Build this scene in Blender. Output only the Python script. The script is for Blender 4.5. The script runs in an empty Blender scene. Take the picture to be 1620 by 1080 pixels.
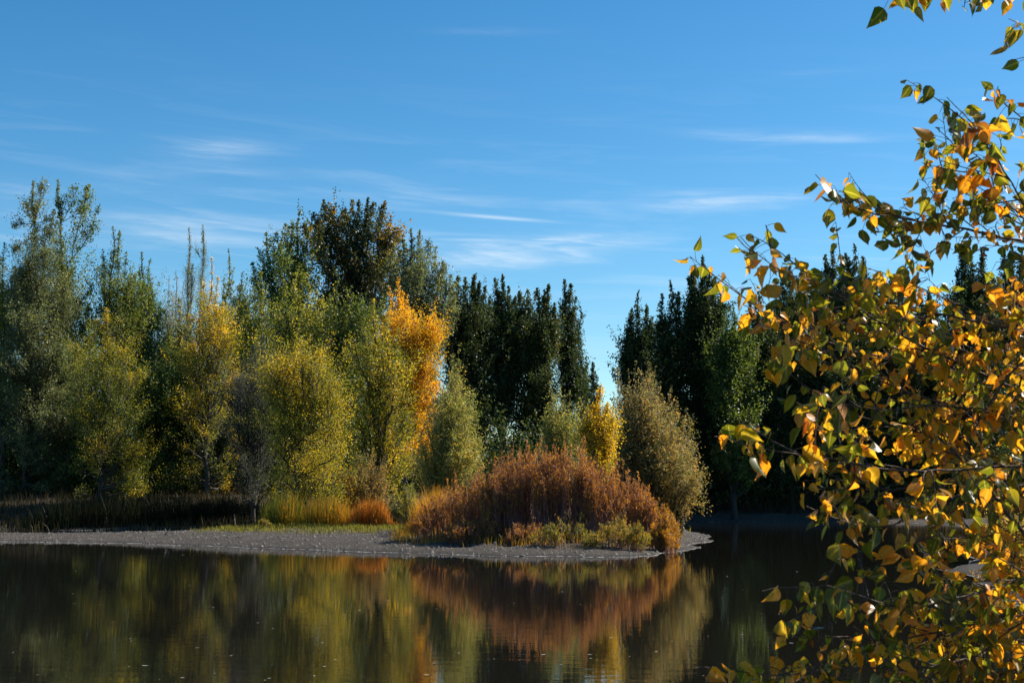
import bpy, math, random
import numpy as np
from mathutils import Vector, Matrix
R = math.radians
scene = bpy.context.scene
C = bpy.data.collections.new('place'); scene.collection.children.link(C)

# ------------------------------------------------------------------ camera, sky, sun, exposure
EYE = 2.2                      # eye height over the water, metres
FPX = 2225.0                   # focal length in pixels of the 1620 px wide photograph
HORIZON = 782.0                # row of the horizon in the photograph
PITCH = math.atan((HORIZON - 540.0) / FPX)
SUN_AZ, SUN_EL = 68.0, 38.0    # degrees right of the view axis, above the horizon
cam_d = bpy.data.cameras.new('camera'); cam = bpy.data.objects.new('camera', cam_d); C.objects.link(cam)
cam.location = (0, 0, EYE); cam.rotation_euler = (R(90) + PITCH, 0, 0)
cam_d.sensor_width = 36; cam_d.lens = 36 * FPX / 1620.0
cam_d.clip_start = 0.1; cam_d.clip_end = 6000
cam_d.dof.use_dof = True; cam_d.dof.focus_distance = 62; cam_d.dof.aperture_fstop = 16
scene.camera = cam

world = bpy.data.worlds.new('World'); scene.world = world; world.use_nodes = True
def build_sky():
    nt = world.node_tree; N = nt.nodes; L = nt.links; N.clear()
    out = N.new('ShaderNodeOutputWorld'); bg = N.new('ShaderNodeBackground'); L.new(bg.outputs[0], out.inputs[0])
    sky = N.new('ShaderNodeTexSky'); sky.sky_type = 'NISHITA'; sky.sun_disc = False
    sky.sun_elevation = R(SUN_EL); sky.sun_rotation = R(SUN_AZ); sky.altitude = 1200
    sky.air_density = 1.0; sky.dust_density = 0.75; sky.ozone_density = 2.6
    bg.inputs['Strength'].default_value = 0.088
    def math_(op, a, b=None, c=None):
        n = N.new('ShaderNodeMath'); n.operation = op
        for i, v in enumerate((a, b, c)):
            if v is None: continue
            if isinstance(v, (int, float)): n.inputs[i].default_value = v
            else: L.new(v, n.inputs[i])
        return n.outputs[0]
    tc = N.new('ShaderNodeTexCoord'); sep = N.new('ShaderNodeSeparateXYZ'); L.new(tc.outputs['Generated'], sep.inputs[0])
    az = math_('ARCTAN2', sep.outputs[0], sep.outputs[1])          # radians right of +Y
    el = math_('ARCSINE', sep.outputs[2])
    # thin cirrus: long streaks in azimuth / elevation, each a soft ellipse broken up by stretched noise
    comb = N.new('ShaderNodeCombineXYZ')
    tilt = math_('ADD', el, math_('MULTIPLY', az, 0.06))
    L.new(math_('MULTIPLY', az, 7.0), comb.inputs[0]); L.new(math_('MULTIPLY', tilt, 75.0), comb.inputs[1])
    nz = N.new('ShaderNodeTexNoise'); nz.inputs['Scale'].default_value = 1.0; nz.inputs['Detail'].default_value = 6; nz.inputs['Roughness'].default_value = 0.6
    nz.inputs['Distortion'].default_value = 0.6
    L.new(comb.outputs[0], nz.inputs['Vector'])
    comb2 = N.new('ShaderNodeCombineXYZ'); L.new(math_('ADD', math_('MULTIPLY', az, 18.0), math_('MULTIPLY', nz.outputs[0], 2.2)), comb2.inputs[0]); L.new(math_('ADD', math_('MULTIPLY', tilt, 230.0), math_('MULTIPLY', nz.outputs[0], 5.0)), comb2.inputs[1])
    nz2 = N.new('ShaderNodeTexNoise'); nz2.inputs['Scale'].default_value = 1.0; nz2.inputs['Detail'].default_value = 7; nz2.inputs['Roughness'].default_value = .62
    L.new(comb2.outputs[0], nz2.inputs['Vector'])
    veil = None
    def wisp(x, y, rx, ry, amp, slope=0.0, sharp=False):
        nonlocal veil
        a0 = math.atan((x - 810) / FPX); e0 = math.atan((HORIZON - y) / FPX) * 0.985
        da = math_('SUBTRACT', az, a0)
        de = math_('ADD', math_('SUBTRACT', el, e0), math_('MULTIPLY', da, slope))
        q = math_('ADD', math_('POWER', math_('ABSOLUTE', math_('DIVIDE', da, rx / FPX)), 2.0),
                  math_('POWER', math_('ABSOLUTE', math_('DIVIDE', de, ry / FPX)), 2.0))
        g = math_('MULTIPLY', math_('POWER', 2.718, math_('MULTIPLY', q, -1.0)), amp)
        if sharp: g = math_('MULTIPLY', g, math_('ADD', 0.45, nz2.outputs[0]))
        else:     g = math_('MULTIPLY', g, math_('MULTIPLY', math_('MULTIPLY', math_('SUBTRACT', nz.outputs[0], 0.28), 2.3), math_('MULTIPLY', math_('ADD', -.24, nz2.outputs[0]), 2.9)))
        g = math_('MAXIMUM', g, 0.0)
        veil = g if veil is None else math_('ADD', veil, g)
    for w in SKY_WISPS: wisp(*w)
    # faint even veil of cirrus low over the horizon
    low = math_('MULTIPLY', math_('POWER', 2.718, math_('MULTIPLY', math_('POWER', math_('DIVIDE', math_('SUBTRACT', el, 0.16), 0.085), 2.0), -1.0)),
                math_('MULTIPLY', math_('MAXIMUM', math_('SUBTRACT', nz.outputs[0], 0.5), 0.0), .8))
    veil = math_('MINIMUM', math_('ADD', math_('MULTIPLY', veil, .82), low), 0.8)
    hs = N.new('ShaderNodeHueSaturation'); hs.inputs['Saturation'].default_value = 1.35
    L.new(sky.outputs[0], hs.inputs['Color'])
    tint = N.new('ShaderNodeMix'); tint.data_type = 'RGBA'; tint.blend_type = 'MULTIPLY'; tint.inputs[0].default_value = 1; tint.inputs[7].default_value = (.98, 1.05, .95, 1); L.new(hs.outputs[0], tint.inputs[6])
    mix = N.new('ShaderNodeMix'); mix.data_type = 'RGBA'
    L.new(veil, mix.inputs[0]); L.new(tint.outputs[2], mix.inputs[6]); mix.inputs[7].default_value = (5.6, 6.3, 6.9, 1)
    L.new(mix.outputs[2], bg.inputs['Color'])
SKY_WISPS = [  # px, py, half width, half height, strength, slope (down to the right), crisp
    (365, 228, 95, 15, .30), (310, 248, 70, 13, .26), (250, 355, 130, 16, .40, .05), (340, 372, 170, 16, .30), (30, 340, 60, 30, .28),
    (620, 300, 110, 18, .22), (470, 268, 150, 10, .20), (250, 300, 120, 14, .18), (820, 388, 125, 19, .85, -.05), (885, 376, 60, 11, .7, -.12),
    (785, 333, 75, 2.6, .62, .075, True), (1250, 208, 110, 8, .62, .055), (1330, 216, 55, 5, .5, .07), (1150, 313, 110, 10, .75, -.02), (1105, 297, 55, 4, .42, .03),
    (1240, 310, 40, 10, .3), (740, 370, 60, 2.5, .25, .01, True), (1000, 462, 120, 7, .22), (760, 20, 90, 6, .14), (700, 408, 160, 14, .16), (1330, 110, 120, 8, .10), (60, 212, 70, 4, .12)]
build_sky()

sun_d = bpy.data.lights.new('sun', 'SUN'); sun_d.energy = 5.0; sun_d.angle = R(0.53); sun_d.color = (1.0, 0.93, 0.82)
sun = bpy.data.objects.new('sun', sun_d); C.objects.link(sun)
SUNDIR = Vector((math.sin(R(SUN_AZ)) * math.cos(R(SUN_EL)), math.cos(R(SUN_AZ)) * math.cos(R(SUN_EL)), math.sin(R(SUN_EL))))
sun.location = SUNDIR * 300; sun.rotation_euler = SUNDIR.to_track_quat('Z', 'Y').to_euler()
scene.view_settings.view_transform = 'Standard'; scene.view_settings.look = 'None'
scene.view_settings.exposure = 0.85; scene.view_settings.gamma = 1.0
cy = scene.cycles
cy.max_bounces = 6; cy.diffuse_bounces = 3; cy.glossy_bounces = 3; cy.transmission_bounces = 4; cy.transparent_max_bounces = 4
cy.caustics_reflective = False; cy.caustics_refractive = False

# ------------------------------------------------------------------ helpers
_c, _s = math.cos(PITCH), math.sin(PITCH)
def at(px, py, Y):
    """world point seen at (px, py) of the photograph at distance Y metres"""
    u = (px - 810) / FPX; v = (540 - py) / FPX
    dy = _c - v * _s; dz = _s + v * _c
    t = Y / dy
    return np.array((u * t, Y, EYE + dz * t))
def mpp(Y): return Y / FPX

def tag(o, label=None, cat=None, group=None, kind=None):
    if label: o['label'] = label
    if cat: o['category'] = cat
    if group: o['group'] = group
    if kind: o['kind'] = kind
    return o
def empty(name, loc, label=None, cat=None, group=None):
    o = bpy.data.objects.new(name, None); C.objects.link(o); o.location = [float(v) for v in loc]; o.empty_display_size = 0.3
    return tag(o, label, cat, group)
def mesh_obj(name, V, F, mat, parent=None, hue=None, smooth=False, origin=None):
    """V (n,3); F (m,k) array, or list of such arrays; world coordinates, re-based to the parent or origin"""
    V = np.asarray(V, dtype=np.float64)
    Fs = F if isinstance(F, list) else [F]
    o0 = np.array(parent_loc(parent)) if parent is not None else (np.array(origin) if origin is not None else np.zeros(3))
    me = bpy.data.meshes.new(name)
    me.vertices.add(len(V)); me.vertices.foreach_set('co', (V - o0).astype(np.float32).ravel())
    nl = sum(f.size for f in Fs); npoly = sum(len(f) for f in Fs)
    me.loops.add(nl); me.loops.foreach_set('vertex_index', np.concatenate([f.ravel() for f in Fs]).astype(np.int32))
    tot = np.concatenate([np.full(len(f), f.shape[1]) for f in Fs]).astype(np.int32)
    me.polygons.add(npoly); me.polygons.foreach_set('loop_start', np.concatenate(([0], np.cumsum(tot)[:-1])).astype(np.int32))
    if hue is not None:
        a = me.attributes.new('hue', 'FLOAT', 'FACE'); a.data.foreach_set('value', np.asarray(hue, dtype=np.float32))
    me.update(calc_edges=True); me.validate()
    if smooth: me.polygons.foreach_set('use_smooth', np.ones(npoly, dtype=bool))
    if isinstance(mat, list):
        for x in mat: me.materials.append(x)
        me.polygons.foreach_set('material_index', np.concatenate([np.full(len(f), i) for i, f in enumerate(Fs)]).astype(np.int32))
    else: me.materials.append(mat)
    o = bpy.data.objects.new(name, me); C.objects.link(o)
    if parent is not None: o.parent = parent
    else: o.location = [float(v) for v in o0]
    return o
def parent_loc(p):
    v = Vector((0, 0, 0))
    while p is not None: v += p.location; p = p.parent
    return v
def tube(pts, r0, r1, sides=6, power=1.0):
    pts = np.asarray(pts, float); n = len(pts)
    tg = np.gradient(pts, axis=0); tg /= np.linalg.norm(tg, axis=1)[:, None] + 1e-9
    ref = np.where(np.abs(tg[:, 2:3]) > .9, np.array([[1., 0, 0]]), np.array([[0, 0, 1.]]))
    a = np.cross(tg, ref); a /= np.linalg.norm(a, axis=1)[:, None] + 1e-9
    b = np.cross(tg, a)
    t = np.linspace(0, 1, n) ** power; r = r0 + (r1 - r0) * t
    ang = np.arange(sides) * 2 * math.pi / sides
    V = pts[:, None, :] + r[:, None, None] * (np.cos(ang)[None, :, None] * a[:, None, :] + np.sin(ang)[None, :, None] * b[:, None, :])
    V = V.reshape(-1, 3)
    i = np.arange(n - 1)[:, None] * sides; j = np.arange(sides)[None, :]; k = (j + 1) % sides
    F = np.stack((i + j, i + k, i + sides + k, i + sides + j), -1).reshape(-1, 4)
    return V, F
class MB:
    def __init__(s): s.v = []; s.f = {}; s.n = 0
    def add(s, V, F):
        s.v.append(V); s.f.setdefault(F.shape[1], []).append(F + s.n); s.n += len(V)
    def build(s, name, mat, parent=None, smooth=False, origin=None):
        return mesh_obj(name, np.concatenate(s.v), [np.concatenate(f) for f in s.f.values()], mat, parent, smooth=smooth, origin=origin)
def bez(p0, p1, p2, n):
    t = np.linspace(0, 1, n)[:, None]
    return (1 - t) ** 2 * p0 + 2 * t * (1 - t) * p1 + t * t * p2
def unit(v): return v / (np.linalg.norm(v, axis=-1, keepdims=True) + 1e-9)

# ------------------------------------------------------------------ materials
def new_mat(name):
    m = bpy.data.materials.new(name); m.use_nodes = True; m.node_tree.nodes.clear()
    N = m.node_tree.nodes; L = m.node_tree.links
    out = N.new('ShaderNodeOutputMaterial')
    return m, N, L, out
def ramp(N, cols):
    r = N.new('ShaderNodeValToRGB'); e = r.color_ramp.elements
    for i, c in enumerate(cols):
        p = i / (len(cols) - 1)
        if i == 0: x = e[0]; x.position = 0
        elif i == len(cols) - 1: x = e[-1]; x.position = 1
        else: x = e.new(p)
        x.color = (*c, 1)
    return r
def leaf_mat(name, cols, trans=.46, rough=.42, spec=.4, gain=1.8, ribs=False):
    m, N, L, out = new_mat(name)
    at_ = N.new('ShaderNodeAttribute'); at_.attribute_name = 'hue'
    r = ramp(N, cols); L.new(at_.outputs['Fac'], r.inputs[0])
    p = N.new('ShaderNodeBsdfPrincipled'); p.inputs['Roughness'].default_value = rough; p.inputs['Specular IOR Level'].default_value = spec
    col = r.outputs[0]
    if ribs:        # midrib and side veins paler, brown blotches and dry margins on some leaves
        rb = N.new('ShaderNodeAttribute'); rb.attribute_name = 'rib'
        tc = N.new('ShaderNodeTexCoord')
        def blend(fac, c):
            nonlocal col
            k = N.new('ShaderNodeMix'); k.data_type = 'RGBA'; L.new(fac, k.inputs[0]); L.new(col, k.inputs[6]); k.inputs[7].default_value = (*c, 1); col = k.outputs[2]
        def mrange(src, a, b, hi):
            k = N.new('ShaderNodeMapRange'); L.new(src, k.inputs[0]); k.inputs[1].default_value = a; k.inputs[2].default_value = b; k.inputs[4].default_value = hi; return k.outputs[0]
        nz = N.new('ShaderNodeTexNoise'); nz.inputs['Scale'].default_value = 70; nz.inputs['Detail'].default_value = 4; L.new(tc.outputs['Object'], nz.inputs[0])
        n2 = N.new('ShaderNodeTexNoise'); n2.inputs['Scale'].default_value = 24; n2.inputs['Detail'].default_value = 3; L.new(tc.outputs['Object'], n2.inputs[0])
        blend(mrange(n2.outputs[0], .55, .75, .4), (.36, .24, .012))
        blend(mrange(nz.outputs[0], .6, .7, .85), (.1, .04, .012))
        ad = N.new('ShaderNodeMath'); ad.operation = 'MULTIPLY_ADD'; L.new(nz.outputs[0], ad.inputs[0]); ad.inputs[1].default_value = .9; L.new(rb.outputs['Fac'], ad.inputs[2])
        blend(mrange(ad.outputs[0], 1.35, 1.6, .7), (.13, .05, .012))
        blend(mrange(rb.outputs['Fac'], .2, .0, .55), (.45, .36, .08))
    L.new(col, p.inputs['Base Color'])
    g = N.new('ShaderNodeMix'); g.data_type = 'RGBA'; g.blend_type = 'MULTIPLY'; g.inputs[0].default_value = 1
    L.new(col, g.inputs[6]); g.inputs[7].default_value = (gain * 1.08, gain, gain * .55, 1)
    t = N.new('ShaderNodeBsdfTranslucent'); L.new(g.outputs[2], t.inputs[0])
    mx = N.new('ShaderNodeMixShader'); mx.inputs[0].default_value = trans
    L.new(p.outputs[0], mx.inputs[1]); L.new(t.outputs[0], mx.inputs[2]); L.new(mx.outputs[0], out.inputs[0])
    return m
def bark_mat(name, c0, c1, scale=6):
    m, N, L, out = new_mat(name)
    tc = N.new('ShaderNodeTexCoord'); mp = N.new('ShaderNodeMapping'); mp.inputs['Scale'].default_value = (1, 1, .25)
    L.new(tc.outputs['Object'], mp.inputs[0])
    nz = N.new('ShaderNodeTexNoise'); nz.inputs['Scale'].default_value = scale; nz.inputs['Detail'].default_value = 5; L.new(mp.outputs[0], nz.inputs[0])
    r = ramp(N, (c0, c1)); r.color_ramp.elements[0].position = .35; r.color_ramp.elements[1].position = .7; L.new(nz.outputs[0], r.inputs[0])
    p = N.new('ShaderNodeBsdfPrincipled'); p.inputs['Roughness'].default_value = .85; L.new(r.outputs[0], p.inputs['Base Color'])
    b = N.new('ShaderNodeBump'); b.inputs['Strength'].default_value = .5; b.inputs['Distance'].default_value = .03; L.new(nz.outputs[0], b.inputs['Height']); L.new(b.outputs[0], p.inputs['Normal'])
    L.new(p.outputs[0], out.inputs[0])
    return m
M = {}
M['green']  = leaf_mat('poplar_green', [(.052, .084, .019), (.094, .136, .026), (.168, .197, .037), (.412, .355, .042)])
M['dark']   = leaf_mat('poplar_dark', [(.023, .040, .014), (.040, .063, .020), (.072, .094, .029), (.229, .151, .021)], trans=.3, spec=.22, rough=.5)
M['olive']  = leaf_mat('cottonwood_olive', [(.034, .046, .013), (.055, .067, .015), (.098, .092, .018), (.437, .241, .017)], trans=.36)
M['grey']   = leaf_mat('greygreen', [(.084, .108, .052), (.142, .164, .079), (.224, .235, .103), (.374, .337, .113)])
M['lime']   = leaf_mat('yellowgreen', [(.083, .113, .018), (.179, .194, .022), (.359, .299, .024), (.673, .434, .022)], trans=.48)
M['gold']   = leaf_mat('golden', [(.12, .13, .018), (.3, .24, .018), (.5, .34, .018), (.62, .38, .025)], trans=.48)
M['orange'] = leaf_mat('orange_gold', [(.15, .16, .02), (.42, .29, .015), (.62, .34, .013), (.7, .4, .02)], trans=.5)
M['tan']    = leaf_mat('willow_tan', [(.143, .152, .060), (.264, .213, .082), (.405, .253, .082), (.569, .284, .060)])
M['tangreen'] = leaf_mat('willow_green', [(.160, .193, .056), (.250, .271, .080), (.362, .339, .091), (.544, .362, .091)])
M['sage']   = leaf_mat('sage', [(.036, .047, .039), (.058, .072, .058), (.091, .104, .078), (.130, .130, .078)])
M['rust']   = leaf_mat('rust_leaf', [(.13, .064, .035), (.26, .112, .036), (.42, .18, .03), (.6, .32, .03)])
M['rustgold'] = leaf_mat('rust_gold_leaf', [(.14, .12, .02), (.28, .16, .02), (.42, .19, .016), (.5, .25, .02)])
M['shrubgreen'] = leaf_mat('shrub_green', [(.075, .094, .019), (.150, .156, .022), (.275, .213, .025), (.425, .237, .025)])
M['reedorange'] = leaf_mat('reed_orange', [(.12, .07, .02), (.3, .11, .02), (.44, .15, .02), (.5, .26, .06)], spec=.15)
M['reedmixed'] = leaf_mat('reed_mixed', [(.05, .075, .014), (.10, .11, .018), (.3, .16, .02), (.48, .2, .02)], spec=.15)
M['reedshade'] = leaf_mat('reed_shade', [(.005, .008, .004), (.009, .013, .005), (.017, .018, .007), (.036, .025, .010)], spec=.1, trans=.2)  # near-black cattails: the shade of the trees is put into the colour
M['grass']  = leaf_mat('grass', [(.06, .075, .015), (.12, .12, .02), (.2, .18, .035), (.3, .25, .07)], spec=.15)
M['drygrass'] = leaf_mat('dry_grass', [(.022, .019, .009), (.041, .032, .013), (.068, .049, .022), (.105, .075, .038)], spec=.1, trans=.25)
M['near']   = leaf_mat('near_leaf', [(.04, .062, .008), (.125, .135, .010), (.46, .25, .012), (.58, .22, .012), (.16, .05, .012)], trans=.56, rough=.36, spec=.5, gain=2.15, ribs=True)
M['bark']   = bark_mat('bark', (.035, .03, .024), (.09, .078, .062))
M['barkpale'] = bark_mat('bark_pale', (.08, .072, .06), (.19, .17, .145))
M['barkdark'] = bark_mat('bark_dark', (.018, .015, .012), (.045, .036, .028))
M['barkred'] = bark_mat('bark_red', (.15, .062, .055), (.28, .13, .115), 14)
M['twignear'] = bark_mat('twig_near', (.05, .03, .02), (.13, .085, .06), 60)
M['wood']   = bark_mat('driftwood', (.12, .11, .10), (.3, .28, .26), 9)

# ------------------------------------------------------------------ terrain
POND = np.array([(-160, 1.5), (-20, 2.3), (0, 2.8), (2.0, 5), (4.5, 8), (6.8, 13), (8.2, 20), (10.2, 29), (11.8, 37), (16, 50), (24, 70), (31, 92), (33, 108), (26, 115.5),
                 (19, 116.5), (13, 115), (11.4, 106), (10.9, 96), (10.8, 87), (10.5, 78), (9.5, 68), (8.6, 64), (7.7, 59.5), (6.3, 54.5), (5.0, 51.6), (3.1, 50.2), (-0.2, 51), (-5.1, 54.4),
                 (-10.7, 58.6), (-17.9, 64.6), (-24.4, 67), (-40, 69), (-60, 71), (-160, 76)], float)
CHANNEL = np.array([(-15.5, 82.5), (-20, 80.3), (-26, 79), (-45, 79), (-120, 86), (-120, 97), (-45, 90), (-29, 88.5), (-21, 86.5)], float)
def poly_sd(P, x, y):
    d = np.full(x.shape, 1e9); ins = np.zeros(x.shape, bool)
    for (ax, ay), (bx, by) in zip(P, np.roll(P, -1, 0)):
        ex, ey = bx - ax, by - ay
        t = np.clip(((x - ax) * ex + (y - ay) * ey) / (ex * ex + ey * ey), 0, 1)
        d = np.minimum(d, np.hypot(x - ax - t * ex, y - ay - t * ey))
        c = (ay > y) != (by > y)
        with np.errstate(divide='ignore', invalid='ignore'):
            ins ^= c & (x < ex * (y - ay) / (ey if ey else 1e-9) + ax)
    return np.where(ins, -d, d)
def sstep(a, b, x): t = np.clip((x - a) / (b - a), 0, 1); return t * t * (3 - 2 * t)
_rw = np.random.default_rng(3); WAVES = [(_rw.normal(0, 1, 2) * f, _rw.uniform(0, 6.3), .6 / f) for f in (.35, .5, .8, 1.2, 1.7, 2.4, 3.1, 4.2)]
def wobble(x, y): return sum(a * np.sin(k[0] * x + k[1] * y + p) for k, p, a in WAVES)
def shore(x, y):
    wv = wobble(x, y)
    return np.minimum(poly_sd(POND, x, y) , poly_sd(CHANNEL, x, y)) + wv * .16
def gz(x, y):
    x = np.asarray(x, float); y = np.asarray(y, float)
    s = shore(x, y)
    sp = np.maximum(s, 0); z = .5 * (1 - np.exp(-sp / 3.2)) + .003 * np.minimum(sp, 60)
    z = z + np.where(s > 0, .022 * wobble(x * 2.3 + 5, y * 2.3) * np.clip(s / 2, 0, 1), 0)
    z = np.where((s > 0) & (y < 84), z * (1 - .5 * sstep(-11, -22, x)), z)
    f = np.clip((x + 6) / 17, 0, 1)
    y0 = 92 + f * 24
    z = z + np.where(s > 0, (1.7 + 1.5 * f) * sstep(0, 13, y - y0), 0)
    z = z + np.where(s > 0, sstep(14, 26, x - 0.12 * y) * sstep(20, 45, y) * sstep(0, 10, s) * 1.2 * (1 - f * sstep(95, 112, y)), 0)
    return np.where(s > 0, z, -.9 * (1 - np.exp(s / 3.0)))
def gz1(x, y): return float(gz(np.array([x]), np.array([y]))[0])

def build_ground():
    def axis(a, b, st, far_lo, far_hi):
        core = np.arange(a, b + st, st); lo = [a]; hi = [core[-1]]; d = st
        while lo[-1] > far_lo: d *= 1.35; lo.append(lo[-1] - d)
        d = st
        while hi[-1] < far_hi: d *= 1.35; hi.append(hi[-1] + d)
        return np.concatenate((np.array(lo[:0:-1]), core, np.array(hi[1:])))
    xs = axis(-42, 42, .3, -3000, 3000); ys = axis(44, 126, .3, -800, 4500)
    X, Y = np.meshgrid(xs, ys)
    Z = gz(X, Y); S = shore(X, Y)
    nx, ny = len(xs), len(ys)
    V = np.stack((X, Y, Z), -1).reshape(-1, 3)
    i = np.arange(ny - 1)[:, None] * nx + np.arange(nx - 1)[None, :]
    F = np.stack((i, i + 1, i + nx + 1, i + nx), -1).reshape(-1, 4)
    m, N, L, out = new_mat('ground_soil')
    a = N.new('ShaderNodeAttribute'); a.attribute_name = 'shore'
    tc = N.new('ShaderNodeTexCoord')
    def noise(sc, det=4, dist=0):
        n = N.new('ShaderNodeTexNoise'); n.inputs['Scale'].default_value = sc; n.inputs['Detail'].default_value = det; n.inputs['Distortion'].default_value = dist
        L.new(tc.outputs['Object'], n.inputs[0]); return n.outputs[0]
    n1 = noise(.35); n2 = noise(4, 6); n3 = noise(22, 3)
    gr = ramp(N, [(.018, .015, .012), (.052, .043, .034), (.115, .096, .078)]); gr.color_ramp.elements[0].position = .3; gr.color_ramp.elements[2].position = .85 
    mm = N.new('ShaderNodeMath'); mm.operation = 'MULTIPLY_ADD'; L.new(n3, mm.inputs[0]); mm.inputs[1].default_value = .75
    m2 = N.new('ShaderNodeMath'); m2.operation = 'MULTIPLY'; L.new(n2, m2.inputs[0]); m2.inputs[1].default_value = .45; L.new(m2.outputs[0], mm.inputs[2]); L.new(mm.outputs[0], gr.inputs[0])
    so = ramp(N, [(.03, .024, .016), (.06, .047, .028), (.10, .08, .045)]); L.new(n2, so.inputs[0])
    # gravel gives way to soil a few metres up from the water
    e = N.new('ShaderNodeMath'); e.operation = 'MULTIPLY_ADD'; L.new(n1, e.inputs[0]); e.inputs[1].default_value = 5; L.new(a.outputs['Fac'], e.inputs[2])
    mr = N.new('ShaderNodeMapRange'); L.new(e.outputs[0], mr.inputs[0]); mr.inputs[1].default_value = 9; mr.inputs[2].default_value = 11.5
    mx = N.new('ShaderNodeMix'); mx.data_type = 'RGBA'; L.new(mr.outputs[0], mx.inputs[0]); L.new(gr.outputs[0], mx.inputs[6]); L.new(so.outputs[0], mx.inputs[7])
    # pale dried mineral crust at the water's edge
    geo = N.new('ShaderNodeSeparateXYZ'); L.new(tc.outputs['Object'], geo.inputs[0])
    ce = N.new('ShaderNodeMath'); ce.operation = 'MULTIPLY_ADD'; L.new(n2, ce.inputs[0]); ce.inputs[1].default_value = -.05; L.new(geo.outputs[2], ce.inputs[2])
    cr = N.new('ShaderNodeMapRange'); L.new(ce.outputs[0], cr.inputs[0]); cr.inputs[1].default_value = -.016; cr.inputs[2].default_value = -.026; cr.inputs[3].default_value = 0; cr.inputs[4].default_value = .9
    mc = N.new('ShaderNodeMix'); mc.data_type = 'RGBA'; L.new(cr.outputs[0], mc.inputs[0]); L.new(mx.outputs[2], mc.inputs[6]); mc.inputs[7].default_value = (.5, .48, .45, 1)
    wet = N.new('ShaderNodeMapRange'); L.new(ce.outputs[0], wet.inputs[0]); wet.inputs[1].default_value = .06; wet.inputs[2].default_value = .02; wet.inputs[3].default_value = 0; wet.inputs[4].default_value = .6
    mw = N.new('ShaderNodeMix'); mw.data_type = 'RGBA'; L.new(wet.outputs[0], mw.inputs[0]); L.new(mx.outputs[2], mw.inputs[6]); mw.inputs[7].default_value = (.022, .019, .016, 1); L.new(mw.outputs[2], mc.inputs[6])
    p = N.new('ShaderNodeBsdfPrincipled'); p.inputs['Roughness'].default_value = .9; p.inputs['Specular IOR Level'].default_value = .25
    L.new(mc.outputs[2], p.inputs['Base Color'])
    b = N.new('ShaderNodeBump'); b.inputs['Strength'].default_value = 1.0; b.inputs['Distance'].default_value = .16; L.new(mm.outputs[0], b.inputs['Height']); L.new(b.outputs[0], p.inputs['Normal'])
    L.new(p.outputs[0], out.inputs[0])
    o = mesh_obj('ground', V, F, m, smooth=True)
    at_ = o.data.attributes.new('shore', 'FLOAT', 'POINT'); at_.data.foreach_set('value', S.ravel().astype(np.float32))
    tag(o, kind='structure')
build_ground()

def build_water():
    m, N, L, out = new_mat('pond_water')
    tc = N.new('ShaderNodeTexCoord')
    def noise(sx, sy, det, rough=.5):
        mp = N.new('ShaderNodeMapping'); mp.inputs['Scale'].default_value = (sx, sy, 1); L.new(tc.outputs['Object'], mp.inputs[0])
        n = N.new('ShaderNodeTexNoise'); n.inputs['Scale'].default_value = 1; n.inputs['Detail'].default_value = det; n.inputs['Roughness'].default_value = rough
        L.new(mp.outputs[0], n.inputs[0]); return n.outputs[0]
    a = noise(.9, 2.6, 3); b_ = noise(5, 11, 2); c = noise(.12, .2, 2)
    gust = N.new('ShaderNodeMapRange'); L.new(c, gust.inputs[0]); gust.inputs[1].default_value = .35; gust.inputs[2].default_value = .7; gust.inputs[3].default_value = .35; gust.inputs[4].default_value = 1.2
    s = N.new('ShaderNodeMath'); s.operation = 'MULTIPLY_ADD'; L.new(b_, s.inputs[0]); s.inputs[1].default_value = .22; L.new(a, s.inputs[2])
    bp = N.new('ShaderNodeBump'); bp.inputs['Distance'].default_value = .0028; L.new(s.outputs[0], bp.inputs['Height']); L.new(gust.outputs[0], bp.inputs['Strength'])
    p = N.new('ShaderNodeBsdfPrincipled'); p.inputs['Base Color'].default_value = (.010, .009, .007, 1); p.inputs['Roughness'].default_value = .01; p.inputs['IOR'].default_value = 1.40
    L.new(bp.outputs[0], p.inputs['Normal']); L.new(p.outputs[0], out.inputs[0])
    V = np.array([(-170, -2, 0), (60, -2, 0), (60, 122, 0), (-170, 122, 0)], float)
    tag(mesh_obj('water', V, np.array([[0, 1, 2, 3]]), m), kind='structure')
build_water()

# ------------------------------------------------------------------ vegetation
def leaf_quads(P, size, rng, aspect=.62, hang=.5, updir=None):
    """one bent diamond per point; returns V, F (two triangles a leaf)"""
    n = len(P)
    d = rng.normal(0, 1, (n, 3)); d[:, 2] -= hang * 1.6
    if updir is not None: d = d * .55 + updir * 1.3
    d = unit(d)
    w = unit(np.cross(d, rng.normal(0, 1, (n, 3))))
    nn = np.cross(d, w)
    s = size * rng.uniform(.65, 1.35, n)[:, None]
    b = P - d * s * .5; t = P + d * s * .5
    bend = nn * s * rng.uniform(.02, .16, n)[:, None]
    l = P - w * s * aspect * .5 - d * s * .08 + bend; r = P + w * s * aspect * .5 - d * s * .08 + bend
    V = np.stack((b, l, t, r), 1).reshape(-1, 3)
    i = np.arange(n)[:, None] * 4
    F = np.concatenate((i, i + 1, i + 2, i, i + 2, i + 3), 1).reshape(-1, 3)
    return V, F
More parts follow.
